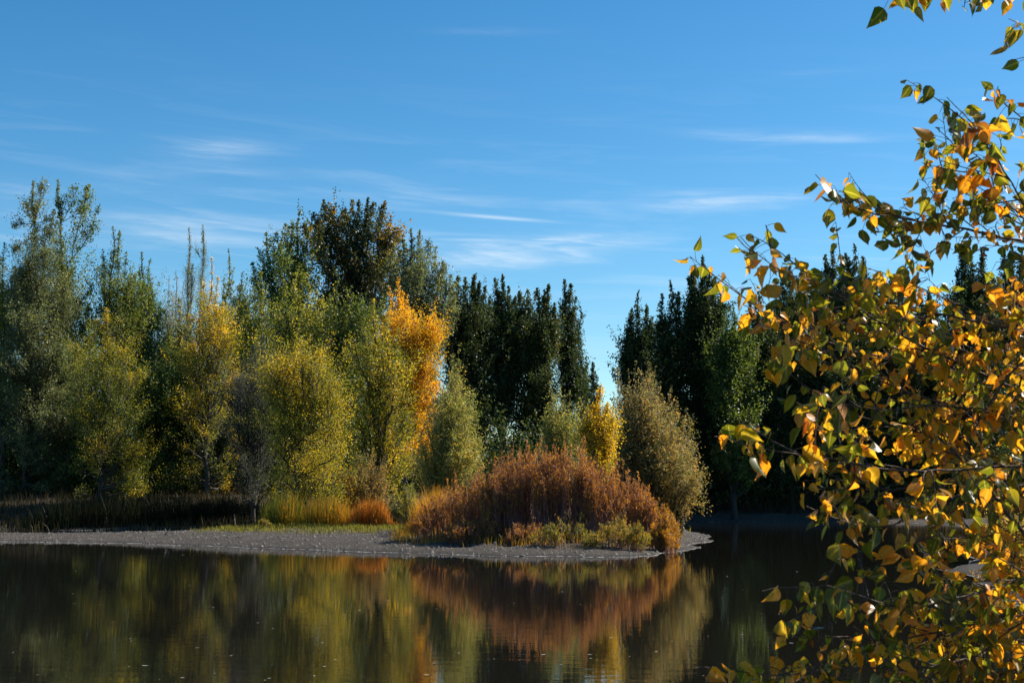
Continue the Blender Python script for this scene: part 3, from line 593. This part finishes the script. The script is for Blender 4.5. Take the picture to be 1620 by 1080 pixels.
def plant_spit():
    S = shrub
    K = dict(front=.26, ragged=.28, hk=1.19, stem_r=.013, up=True, aspect=.2, leaf=.095, group='rust red willow thicket on the spit')
    S('sandbar_willow', 'rust and gold willow clump at the left end of the thicket', 'shrub', 742, 58.8, [(652, 815), (675, 792), (705, 770), (735, 752), (768, 734), (800, 720), (832, 730)], 'rust', n=340, hue=(.45, .2, .22, .1), basew=.86, side=.17, per_m=26, **K)
    S('sandbar_willow', 'maroon stemmed willow clump left of the thicket centre', 'shrub', 815, 57.5, [(760, 755), (785, 735), (810, 722), (840, 715), (865, 712), (885, 735)], 'rust', n=420, hue=(.4, .16, .2, .35), basew=.86, side=.17, t0=.5, per_m=23, **K)
    S('sandbar_willow', 'tallest maroon willow clump with orange tips, centre of the thicket', 'shrub', 890, 57, [(840, 735), (860, 716), (885, 710), (910, 712), (930, 718), (950, 740)], 'rust', n=420, hue=(.42, .16, .2, .35), basew=.86, side=.17, t0=.5, per_m=23, **K)
    S('sandbar_willow', 'maroon and orange willow clump right of the thicket centre', 'shrub', 965, 57, [(918, 735), (940, 722), (965, 727), (990, 742), (1015, 762), (1040, 800)], 'rust', n=400, hue=(.45, .16, .2, .3), basew=.86, side=.17, t0=.48, per_m=23, **K)
    S('sandbar_willow', 'orange gold willow clump at the right end of the thicket', 'shrub', 1035, 57, [(985, 795), (1010, 780), (1035, 782), (1052, 797), (1068, 815), (1078, 836)], 'rustgold', n=200, hue=(.5, .2, .2, 0), basew=.86, side=.17, t0=.1, per_m=24, **K)
    S('low_shrub', 'low yellow green shrub at the foot of the thicket near the spit tip', 'shrub', 980, 53.2, [(925, 838), (938, 822), (958, 806), (975, 798), (990, 806), (1008, 812), (1030, 836)], 'shrubgreen', n=105, hue=(.6, .25, .2, 0), basew=.7, front=.3, ragged=.45, up=True, aspect=.2, side=.17, t0=.05, per_m=26, leaf=.1)
    S('low_shrub', 'low dark olive shrub at the foot of the thicket below the small golden tree', 'shrub', 890, 53.5, [(835, 845), (855, 826), (878, 806), (900, 818), (920, 824), (945, 845)], 'shrubgreen', n=85, hue=(.35, .25, .2, 0), basew=.7, front=.3, ragged=.45, up=True, aspect=.2, side=.17, t0=.05, per_m=22, leaf=.1)
    S('low_shrub', 'low orange shrub at the right foot of the thicket by the gravel', 'shrub', 1045, 54.5, [(1022, 840), (1035, 812), (1052, 805), (1066, 822), (1072, 842)], 'rustgold', n=110, hue=(.6, .2, .2, 0), basew=.7, front=.3, ragged=.45, up=True, aspect=.2, side=.17, t0=.05, per_m=26, leaf=.1)
    S('low_shrub', 'low rusty green shrub along the left foot of the thicket', 'shrub', 760, 56.5, [(690, 835), (715, 815), (750, 805), (790, 810), (830, 840)], 'rust', n=210, hue=(.35, .2, .22, 0), basew=.7, front=.3, ragged=.45, up=True, aspect=.2, side=.17, t0=.05, per_m=20, leaf=.1)
    S('low_shrub', 'low brownish shrub along the front foot of the thicket', 'shrub', 840, 55, [(800, 842), (820, 822), (845, 812), (870, 845)], 'rust', n=120, hue=(.25, .2, .22, 0), basew=.7, front=.3, ragged=.45, up=True, aspect=.2, side=.17, t0=.05, per_m=18, leaf=.1)
    reeds('reed_clump', 'gold orange reeds at the left foot of the thicket', 'reeds', 648, 730, [790, 770, 762, 770], 64, 2.2, 2600, 'rustgold', w=.024, hue=(.6, .2, 0))
    reeds('reed_clump', 'bright orange reeds in a dense square clump', 'reeds', 558, 617, [790, 784, 782, 786], 76, 1.6, 2600, 'reedorange', w=.024, hue=(.45, .3, 0), hvar=.28)
    reeds('reed_clump', 'green and orange reeds left of the bright orange clump', 'reeds', 488, 562, [772, 774, 780, 788], 76.5, 1.8, 2600, 'reedmixed', w=.024, hue=(.3, .3, .35))
    reeds('reed_clump', 'tall green reeds tipped with orange beside the dark cattails', 'reeds', 418, 492, [790, 770, 766, 772], 77, 1.8, 2400, 'reedmixed', w=.024, hue=(.1, .22, .35))
    reeds('cattails', 'dark cattail bed in shade along the left bank', 'reeds', 50, 430, [790, 779, 782, 776, 777, 781, 776, 785], 91.5, 3, 9000, 'reedshade', w=.045, hue=(.35, .22, 0), kind='stuff')
    # low bushes between the willows and the wood
    S('sage_bush', 'small grey green bush under the rounded willow', 'bush', 512, 80, [(488, 760), (500, 728), (515, 718), (530, 735), (538, 770)], 'sage', n=70, hue=(.75, .2, .2, 0), leaf=.09, per_m=22, t0=.1, side=.3, bark='bark', basew=.25)
    S('tamarisk', 'brownish feathery bush between the lime poplar trunk and the orange reeds', 'bush', 585, 81, [(545, 745), (565, 715), (588, 700), (610, 715), (630, 755)], 'tan', n=100, hue=(.4, .2, .2, 0), leaf=.1, per_m=20, t0=.15, side=.4, bark='barkdark', basew=.3)
    S('tamarisk', 'orange tinged bush at the foot of the rounded willow', 'bush', 545, 82, [(520, 750), (535, 725), (552, 715), (570, 735)], 'rustgold', n=70, hue=(.4, .2, .2, 0), leaf=.1, per_m=20, t0=.15, side=.35, bark='barkdark', basew=.3)
    S('sapling', 'yellow green sapling behind the bright orange reeds', 'sapling', 645, 78, [(632, 790), (638, 755), (645, 742), (653, 760), (660, 792)], 'lime', n=26, hue=(.5, .2, .2, 0), leaf=.1, per_m=16, t0=.2, side=.25, bark='bark', basew=.2)
    S('green_bush', 'light green bush at the right foot of the tan willow beside the poplar', 'bush', 752, 66, [(728, 770), (740, 735), (755, 722), (772, 745), (782, 775)], 'shrubgreen', n=80, hue=(.4, .2, .2, 0), leaf=.09, per_m=20, t0=.1, side=.3, bark='bark', basew=.35)
    S('green_bush', 'dark bush on the bank between the reeds and the tan willow', 'bush', 655, 80, [(615, 800), (635, 775), (660, 765), (690, 790)], 'tangreen', n=80, hue=(.25, .2, .2, 0), leaf=.1, per_m=18, t0=.1, side=.3, bark='barkdark', basew=.4)
    S('green_bush', 'tiny yellow green tuft on the gravel edge by the tall green reeds', 'bush', 416, 73, [(405, 826), (412, 818), (420, 818), (428, 827)], 'shrubgreen', n=24, hue=(.5, .2, .2, 0), leaf=.08, per_m=22, t0=.05, side=.12, basew=.4)
    # golden shrubs on the right bank behind the near tree
    S('gold_shrub', 'sunlit golden shrub on the right bank behind the near branches', 'shrub', 1600, 46, [(1545, 850), (1570, 815), (1600, 800), (1640, 805), (1670, 840)], 'gold', n=150, hue=(.5, .2, .2, 0), leaf=.09, per_m=20, t0=.1, side=.25, basew=.5)
    S('gold_shrub', 'low gold and rust shrub nearer on the right bank at the waterside', 'shrub', 1610, 36, [(1555, 945), (1580, 900), (1610, 880), (1660, 900), (1690, 940)], 'rustgold', n=150, hue=(.6, .2, .2, 0), leaf=.08, per_m=22, t0=.1, side=.2, basew=.6)
plant_spit()

def scatter_band(name, label, cat, kind, n, fn, mat, Hr, w, hue, lean=.2):
    SEED[0] += 1; rng = np.random.default_rng(SEED[0])
    x, y = fn(rng, n); z = gz(x, y); ok = z > .05; x, y, z = x[ok], y[ok], z[ok]; n = len(x)
    H = rng.uniform(*Hr, n)
    V, F = blades(np.stack((x, y, z - .02), 1), H, w * rng.uniform(.6, 1.4, n), rng, lean)
    h = np.clip(hue[0] + hue[1] * rng.normal(0, 1, n), 0, 1)
    return tag(mesh_obj(name, V, F, M[mat], None, hue=np.repeat(h, 2)), label, cat, None, kind)
def ground_cover():
    def strip(rng, n):      # green strip behind the gravel
        x = rng.uniform(-16, 0, n); y = 68.5 + rng.uniform(-4, 7.5, n) - .25 * (x + 8) ** 1.0 * .35
        k = (shore(x, y) > 6.0 + rng.normal(0, .8, n) - 1.8 * sstep(-9, -2, x)) & (np.sin(x * 2.1 + 2 * np.sin(y)) * np.sin(y * 1.7 + x) + rng.normal(0, .4, n) > -.15)
        return x[k], y[k]
    scatter_band('grass', 'short yellow green grass along the top of the gravel spit', 'grass', 'stuff', 24000, strip, 'grass', (.05, .26), .022, (.4, .3))
    def bush_foot(rng, n):
        x = rng.uniform(-5, 9, n); y = rng.uniform(52, 75, n); k = shore(x, y) > 2.6 + rng.normal(0, .4, n); return x[k], y[k]
    scatter_band('grass', 'rusty grass under the thicket on the spit', 'grass', 'stuff', 16000, bush_foot, 'rustgold', (.1, .5), .02, (.3, .25))
    def farbank(rng, n):
        x = rng.uniform(8, 48, n); y = rng.uniform(110, 134, n); k = shore(x, y) > 2.5; return x[k], y[k]
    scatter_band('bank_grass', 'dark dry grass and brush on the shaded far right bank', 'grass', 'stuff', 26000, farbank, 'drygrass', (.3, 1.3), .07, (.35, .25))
    def leftbank(rng, n):
        x = rng.uniform(-50, 12, n); y = rng.uniform(76, 112, n); k = shore(x, y) > 1.5; return x[k], y[k]
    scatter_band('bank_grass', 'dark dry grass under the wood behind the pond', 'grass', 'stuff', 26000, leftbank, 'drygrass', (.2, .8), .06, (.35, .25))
    def rbank(rng, n):
        x = rng.uniform(9, 40, n); y = rng.uniform(18, 95, n); k = shore(x, y) > 1.2; return x[k], y[k]
    scatter_band('bank_grass', 'straw coloured grass on the near right bank', 'grass', 'stuff', 22000, rbank, 'grass', (.2, .7), .03, (.75, .2))
    # undergrowth: the dark mass of brush between and behind the trunks
    rng = np.random.default_rng(77)
    n = 2100; x = rng.uniform(-58, 66, n); y = rng.uniform(104, 150, n) + np.where(x > 8, 16, 0); z = gz(x, y)
    ux = x / y * FPX + 810; hgt = rng.uniform(1.2, 2, n) + rng.uniform(0, 1, n) ** 1.3 * np.where((ux > 690) & (ux < 1000), 5.5, 9.5); rad = rng.uniform(.7, 1.7, n)
    cnt = 190; P = np.repeat(np.stack((x, y, z), 1), cnt, 0); d = unit(rng.normal(0, 1, (n * cnt, 3))) * rng.uniform(.2, 1, (n * cnt, 1)) ** .4
    P += d * np.repeat(np.stack((rad, rad, hgt * .55), 1), cnt, 0); P[:, 2] += np.repeat(hgt * .5, cnt)
    V, F = leaf_quads(P, .26, rng, .6, .4)
    h = np.clip(np.repeat(rng.uniform(.05, .6, n), cnt) + rng.normal(0, .15, n * cnt), 0, 1)
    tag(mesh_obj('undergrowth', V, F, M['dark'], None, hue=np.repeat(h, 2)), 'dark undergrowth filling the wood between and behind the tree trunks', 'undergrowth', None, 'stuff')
    # pebbles on the spit
    rng = np.random.default_rng(78); n = 30000
    x = rng.uniform(-30, 11, n); y = rng.uniform(50, 80, n); s = shore(x, y); k = (s > .05) & (s < 8.5); x, y = x[k], y[k]; n = len(x); z = gz(x, y)
    r = .022 + .075 * rng.uniform(0, 1, n) ** 5
    base = np.array([(1, 0, 0), (0, 1, 0), (-1, 0, 0), (0, -1, 0), (0, 0, .75)], float); f = np.array([(0, 1, 4), (1, 2, 4), (2, 3, 4), (3, 0, 4)])
    V = base[None] * r[:, None, None] * rng.uniform(.6, 1.4, (n, 5, 3)) + np.stack((x, y, z - .004), 1)[:, None]
    F = (f[None] + np.arange(n)[:, None, None] * 5).reshape(-1, 3)
    m, N, L, out = new_mat('pebble'); a = N.new('ShaderNodeAttribute'); a.attribute_name = 'hue'
    rr = ramp(N, [(.03, .025, .02), (.058, .049, .04), (.088, .075, .063), (.18, .155, .13)]); L.new(a.outputs['Fac'], rr.inputs[0])
    p = N.new('ShaderNodeBsdfPrincipled'); p.inputs['Roughness'].default_value = .7; L.new(rr.outputs[0], p.inputs[0]); L.new(p.outputs[0], out.inputs[0])
    tag(mesh_obj('pebbles', V.reshape(-1, 3), F, m, None, hue=np.repeat(np.clip(rng.normal(.45, .22, n), 0, 1), 4)), 'grey pebbles strewn over the gravel spit', 'pebbles', None, 'stuff')
ground_cover()

def small_things():
    rng = random.Random(5)
    # driftwood in the shade by the cattails
    for (px, Y, L_, rz, lb) in ((378, 80, 1.5, .2, 'grey driftwood log in shade below the dark cattails'), (352, 80.5, .9, -.4, 'short grey driftwood piece left of the longer log')):
        x = (px - 810) * mpp(Y); z = gz1(x, Y)
        t = np.linspace(-.5, .5, 8); P = np.stack((x + t * L_ * math.cos(rz), Y + t * L_ * math.sin(rz), z + .12 + .05 * np.sin(t * 5)), 1)
        V, F = tube(P, .14, .07, 8); mb = MB(); mb.add(V, F)
        V, F = tube(np.stack((P[5], P[5] + (.1, .05, .2), P[5] + (.25, .05, .34))), .05, .015, 5); mb.add(V, F)
        tag(mb.build('driftwood_log', M['wood'], None, True, (x, Y, z)), lb, 'driftwood')
    x, Y = (269 - 810) * mpp(67.5), 67.5; z = gz1(x, Y); mb = MB()
    V, F = tube(np.array([(x - .12, Y, z - .03), (x, Y, z + .14), (x + .16, Y - .03, z + .34)]), .035, .015, 5); mb.add(V, F)
    V, F = tube(np.array([(x, Y, z + .14), (x - .08, Y, z + .26), (x - .1, Y, z + .33)]), .02, .01, 5); mb.add(V, F)
    tag(mb.build('bleached_stick', M['wood'], None, True, (x, Y, z)), 'small pale forked stick standing in the gravel at left', 'stick')
    # fallen leaves afloat on the pond
    m, N, L, out = new_mat('fallen_leaf')
    p = N.new('ShaderNodeBsdfPrincipled'); p.inputs['Base Color'].default_value = (.42, .36, .26, 1); p.inputs['Roughness'].default_value = .35; L.new(p.outputs[0], out.inputs[0])
    V = np.array([(-.5, 0, .03), (-.2, .28, .05), (.25, .22, .03), (.62, 0, .08), (.25, -.22, .04), (-.2, -.28, .03), (0, 0, 0)], float); F = np.array([(0, 6, 1), (1, 6, 2), (2, 6, 3), (3, 6, 4), (4, 6, 5), (5, 6, 0)])
    F = F[:, ::-1]
    first = mesh_obj('floating_leaf', V, F, m); k = 0
    while k < 110:
        px = rng.uniform(-10, 1500); py = 860 + 215 * rng.random() ** .8
        Y = EYE * FPX / (py - HORIZON); x = (px - 810) * mpp(Y)
        if float(shore(np.array([x]), np.array([Y]))[0]) > -1.0: continue
        o = first if k == 0 else first.copy()
        if k: C.objects.link(o)
        s_ = (.03 + .06 * rng.random() ** 2) * (1.0 if Y < 40 else 1.5)
        o.location = (x, Y, .006); o.rotation_euler = (0, 0, rng.uniform(0, 6.28)); o.scale = (s_, s_, s_)
        tag(o, 'tiny pale fallen leaf floating on the dark pond water', 'leaf', 'fallen leaves floating on the pond'); k += 1
small_things()

# ------------------------------------------------------------------ the near cottonwood at right
def near_tree():
    rng = np.random.default_rng(2024)
    TX, TY = 3.1, 5.6; TZ = gz1(TX, TY) - .05
    root = empty('cottonwood_tree', (TX, TY, TZ), 'near cottonwood reaching in from the right with green and golden leaves', 'tree')
    tk = np.array([(TX, TY, TZ), (TX + .03, TY, 1.2), (TX - .02, TY + .05, 2.4), (TX + .06, TY, 3.6), (TX, TY, 5.0), (TX + .1, TY, 6.4)])
    V, F = tube(tk, .15, .05, 10); mesh_obj('trunk', V, F, M['bark'], root, smooth=True)
    # each branch: base depth, tip depth, base radius (m), pixel polyline from the outer tip inwards
    BR = [
     (5.0, 4.5, .010, [(1290, 276), (1299, 293), (1321, 301), (1340, 323), (1365, 334), (1397, 341), (1435, 347), (1476, 353), (1523, 361), (1577, 372), (1660, 392)], .2),
     (5.2, 4.6, .010, [(1192, 374), (1230, 396), (1252, 414), (1274, 430), (1296, 448), (1322, 464), (1359, 489), (1403, 517), (1435, 536), (1500, 566), (1570, 600), (1660, 640)], .5),
     (4.8, 4.4, .006, [(1172, 375), (1192, 397), (1218, 418), (1250, 436), (1300, 458), (1345, 470), (1420, 480), (1500, 500), (1660, 530)], .45),
     (5.4, 5.0, .009, [(1136, 434), (1161, 457), (1186, 476), (1208, 495), (1246, 517), (1300, 538), (1351, 556), (1428, 570), (1496, 594), (1553, 615), (1602, 637), (1680, 670)], .7),
     (5.0, 4.7, .008, [(1180, 503), (1214, 517), (1252, 533), (1296, 550), (1325, 570), (1390, 601), (1447, 625), (1505, 642), (1611, 659), (1680, 668)], .7),
     (4.6, 5.0, .020, [(1395, 575), (1433, 637), (1457, 661), (1496, 704), (1539, 743), (1568, 777), (1602, 822), (1640, 868), (1720, 960)], .8),
     (4.4, 4.0, .007, [(1130, 690), (1168, 700), (1216, 713), (1279, 719), (1313, 726), (1380, 740), (1457, 745), (1520, 743), (1600, 735), (1680, 740)], .45),
     (4.6, 4.3, .006, [(1275, 800), (1300, 812), (1327, 822), (1370, 835), (1420, 830), (1480, 800), (1520, 778), (1580, 765), (1680, 770)], .5),
     (4.5, 4.2, .007, [(1205, 935), (1245, 928), (1317, 926), (1361, 940), (1390, 958), (1457, 960), (1520, 945), (1590, 925), (1680, 900)], .6),
     (4.8, 4.2, .008, [(1100, 1055), (1140, 1058), (1216, 1068), (1289, 1063), (1346, 1054), (1420, 1058), (1500, 1050), (1570, 1030), (1680, 1000)], .5),
     (4.6, 4.3, .008, [(1498, 154), (1522, 176), (1541, 200), (1551, 217), (1566, 236), (1585, 262), (1605, 297), (1630, 345), (1680, 430)], .3),
     (4.9, 4.6, .006, [(1579, 137), (1573, 150), (1590, 166), (1620, 190), (1660, 230)], .3),
     (4.7, 4.5, .005, [(1486, 207), (1503, 221), (1522, 241), (1548, 275), (1580, 310), (1650, 370)], .4),
     (4.9, 4.9, .005, [(1470, 262), (1492, 282), (1520, 300), (1560, 330), (1600, 345), (1660, 380)], .5),
     (5.2, 4.9, .007, [(1268, 610), (1300, 640), (1345, 655), (1400, 668), (1470, 690), (1540, 720), (1660, 760)], .8),
     (5.0, 5.2, .007, [(1360, 420), (1420, 440), (1490, 470), (1560, 500), (1680, 540)], 1.0),
     (5.4, 5.2, .007, [(1420, 520), (1470, 540), (1540, 560), (1600, 580), (1680, 600)], 1.1),
     (5.3, 5.5, .007, [(1370, 680), (1440, 690), (1520, 690), (1600, 700), (1680, 710)], 1.1),
     (4.9, 4.7, .007, [(1380, 880), (1440, 880), (1500, 868), (1560, 850), (1620, 830), (1690, 820)], .9),
     (4.7, 5.1, .007, [(1440, 1000), (1490, 1010), (1550, 990), (1620, 960), (1690, 930)], 1.0),
     (4.4, 4.8, .006, [(1510, 700), (1550, 660), (1590, 600), (1630, 560), (1700, 500)], 1.0),
     (4.6, 5.0, .007, [(1470, 610), (1520, 590), (1570, 530), (1610, 470), (1660, 430), (1700, 400)], 1.0),
     (4.3, 4.5, .006, [(1540, 420), (1570, 440), (1600, 470), (1660, 520)], 1.0),
     (5.0, 5.2, .007, [(1480, 800), (1530, 830), (1580, 870), (1640, 900), (1700, 910)], .9),
     (4.4, 4.6, .006, [(1500, 1085), (1540, 1040), (1590, 1000), (1640, 970), (1700, 940)], .9),
     (4.6, 4.8, .006, [(1390, 1100), (1440, 1085), (1500, 1080), (1570, 1070), (1700, 1030)], .8),
     (4.7, 4.4, .006, [(1225, 1000), (1270, 1010), (1330, 1005), (1400, 1015), (1480, 1000), (1560, 980), (1690, 930)], .6),
     (4.8, 4.6, .006, [(1215, 565), (1250, 590), (1290, 625), (1340, 640), (1400, 650), (1480, 640), (1560, 650), (1680, 680)], .6),
     (4.9, 4.7, .006, [(1260, 770), (1290, 775), (1330, 768), (1380, 772), (1450, 775), (1520, 760), (1660, 780)], .55),
     (4.5, 4.3, .008, [(1384, -12), (1420, -22), (1470, -27), (1530, -30), (1590, -30), (1690, -60)], .45, 'low'),
     (4.7, 4.5, .005, [(1596, 30), (1612, 40), (1640, 42), (1700, 30)], .4, 'low'),
     (5.0, 5.0, .004, [(1603, 95), (1614, 92), (1640, 90), (1700, 80)], .5, 'low'),
    ]
    def leaf(P, d, nrm, s, curl, fold):
        """heart shaped leaf 4 x 6 grid folded on the midrib, tip drawn out, with a petiole reaching its base at P"""
        t = np.array([0, .1, .28, .5, .72, .88, 1.0]); w = np.array([.05, .30, .42, .37, .2, .065, .0]) * LW[0]
        side = np.cross(nrm, d); V = []
        w = w * (1 + rng.normal(0, .07, 7)); twist = rng.normal(0, .5); asym = rng.uniform(.85, 1.15); side0 = side
        for ti, wi in zip(t, w):
            side = side0 * math.cos(twist * ti) + nrm * math.sin(twist * ti)
            c = P + d * (ti * s) - nrm * (curl * s * ti * ti)
            V += [c - side * wi * s + nrm * fold * wi * s, c - side * wi * s * .5 + nrm * fold * wi * s * .35, c, c + side * wi * s * .5 + nrm * fold * wi * s * .35, c + side * wi * s * asym + nrm * fold * wi * s]
        return np.array(V)
    LW = [1.0]
    i = np.arange(6)[:, None] * 5 + np.arange(4)[None]; LF = np.stack((i, i + 1, i + 6, i + 5), -1).reshape(-1, 4)
    for ent in BR:
        yb, yt, rb, poly, green_less = ent[:5]; low = len(ent) > 5
        n = len(poly); tt = np.linspace(0, 1, n)
        P = np.array([at(px, py, yt + (yb - yt) * t) for (px, py), t in zip(poly, tt)])
        # carry the inner end on to the trunk
        e = P[-1]; tz = np.clip(e[2] - .55 * (TX - e[0]), TZ + .5, 5.8)
        tgt = np.array((TX, TY, tz)); P = np.concatenate((P, bez(e, e * .5 + tgt * .5 + np.array((0, 0, -.03)), tgt, 5)[1:]))
        # smooth resample, tip last
        P = P[::-1]; seg = np.concatenate(([0], np.cumsum(np.linalg.norm(np.diff(P, axis=0), axis=1)))); Lt = seg[-1]
        m = max(12, int(Lt / .045)); q = np.linspace(0, Lt, m); P = np.stack([np.interp(q, seg, P[:, k]) for k in range(3)], 1)
        for _ in range(2): P[1:-1] = P[1:-1] * .5 + (P[:-2] + P[2:]) * .25
        P[1:-1] += rng.normal(0, .0018, (m - 2, 3))
        V, F = tube(P, max(rb * 1.5, .012), .0013, 7, .75)
        br = mesh_obj('branch', V, F, M['twignear'], root, smooth=True)
        LVs, hues, tw = [], [], MB(); nl = 0
        def put_leaf(p, out, s, h):
            nonlocal nl
            pet = s * rng.uniform(.5, .85)
            d0 = unit(out + rng.normal(0, .35, 3)); p1 = p + d0 * pet * .6 + np.array((0, 0, -.1 * pet)); dd = unit(d0 * .35 + np.array((0, 0, -.85)) + rng.normal(0, .5, 3))
            p2 = p1 + unit(d0 + dd) * pet * .5
            V, F = tube(bez(p, p1, p2, 4), .0011, .0008, 3); tw.add(V, F)
            nrm = rng.normal(0, 1, 3); nrm = unit(nrm - dd * nrm.dot(dd))
            LW[0] = rng.uniform(.62, 1.05)
            LVs.append(leaf(p2, dd, nrm, s, rng.normal(.1, .3), rng.uniform(-.2, .9))); nl += 1
            hues.append(np.clip(h + rng.normal(0, .05), 0, 1))
        def leaf_hue(r_, gl):
            # green near the free tips, gold further in
            if rng.uniform() < .12: return rng.uniform(.8, 1) if rng.uniform() < .3 else rng.uniform(.6, .78)
            return rng.uniform(.04, .3) if rng.uniform() > gl * .9 else rng.uniform(.42, .75)
        vis = Lt - np.arange(m) * 0
        step = .0175
        q = Lt - .06
        while q > 0:
            f = q / Lt; p = np.array([np.interp(f, np.linspace(0, 1, m), P[:, k]) for k in range(3)])
            tg = unit(np.array([np.interp(min(f + .03, 1), np.linspace(0, 1, m), P[:, k]) - np.interp(f - .03, np.linspace(0, 1, m), P[:, k]) for k in range(3)]))
            u = p[0] / p[1] * FPX + 810        # how far right: the crown thickens inwards, then opens again near the trunk
            if u > 1660 and rng.uniform() < .55: q -= step; continue
            if u > 1800 or p[0] > 2.6: break
            dens = .5 + .5 * np.clip((u - 1180) / 250, 0, 1)
            near_tip = (Lt - q) < .30
            out = unit(rng.normal(0, 1, 3) + tg * .6)
            if near_tip and rng.uniform() < .8:
                put_leaf(p, out, rng.uniform(.04, .082), leaf_hue(f, green_less))
            elif rng.uniform() < .43 * dens:
                # side shoot with its own leaves
                Ls = rng.uniform(.05, .10) if low else rng.uniform(.08, .30); dv = unit(tg * .8 + rng.normal(0, .6, 3) + np.array((0, 0, -.9 if low else .12)))
                e2 = p + dv * Ls + np.array((0, 0, -.05 * Ls)); c2 = p + dv * Ls * .5 + rng.normal(0, .01, 3)
                sp = bez(p, c2, e2, 6); V, F = tube(sp, .0026, .001, 4); tw.add(V, F)
                gl = np.clip(green_less * .85 + rng.normal(0, .3), 0, 1)
                for w in np.linspace(.25, 1, max(3, int(Ls / .024))):
                    pp = np.array([np.interp(w, np.linspace(0, 1, 6), sp[:, k]) for k in range(3)])
                    big = rng.uniform(.02, .043) if gl > .6 else rng.uniform(.03, .068)
                    put_leaf(pp, unit(dv * .5 + rng.normal(0, 1, 3)), big, leaf_hue(w, gl))
            elif rng.uniform() < .25 * dens:
                put_leaf(p, out, rng.uniform(.026, .055), leaf_hue(f, max(green_less, .6)))
            q -= step
        if nl:
            V = np.concatenate(LVs); F = (LF[None] + np.arange(nl)[:, None, None] * 35).reshape(-1, 4)
            V2 = np.concatenate(tw.v); F2 = np.concatenate(tw.f[4]) + len(V)
            fo = mesh_obj('foliage', np.concatenate((V, V2)), [F, F2], [M['near'], M['twignear']], br, hue=np.concatenate((np.repeat(hues, 24), np.zeros(len(F2)))), smooth=True)
            ra = fo.data.attributes.new('rib', 'FLOAT', 'POINT'); ra.data.foreach_set('value', np.concatenate((np.tile([1., .5, 0, .5, 1.], 7 * nl), np.zeros(len(V2)))).astype(np.float32))
near_tree()
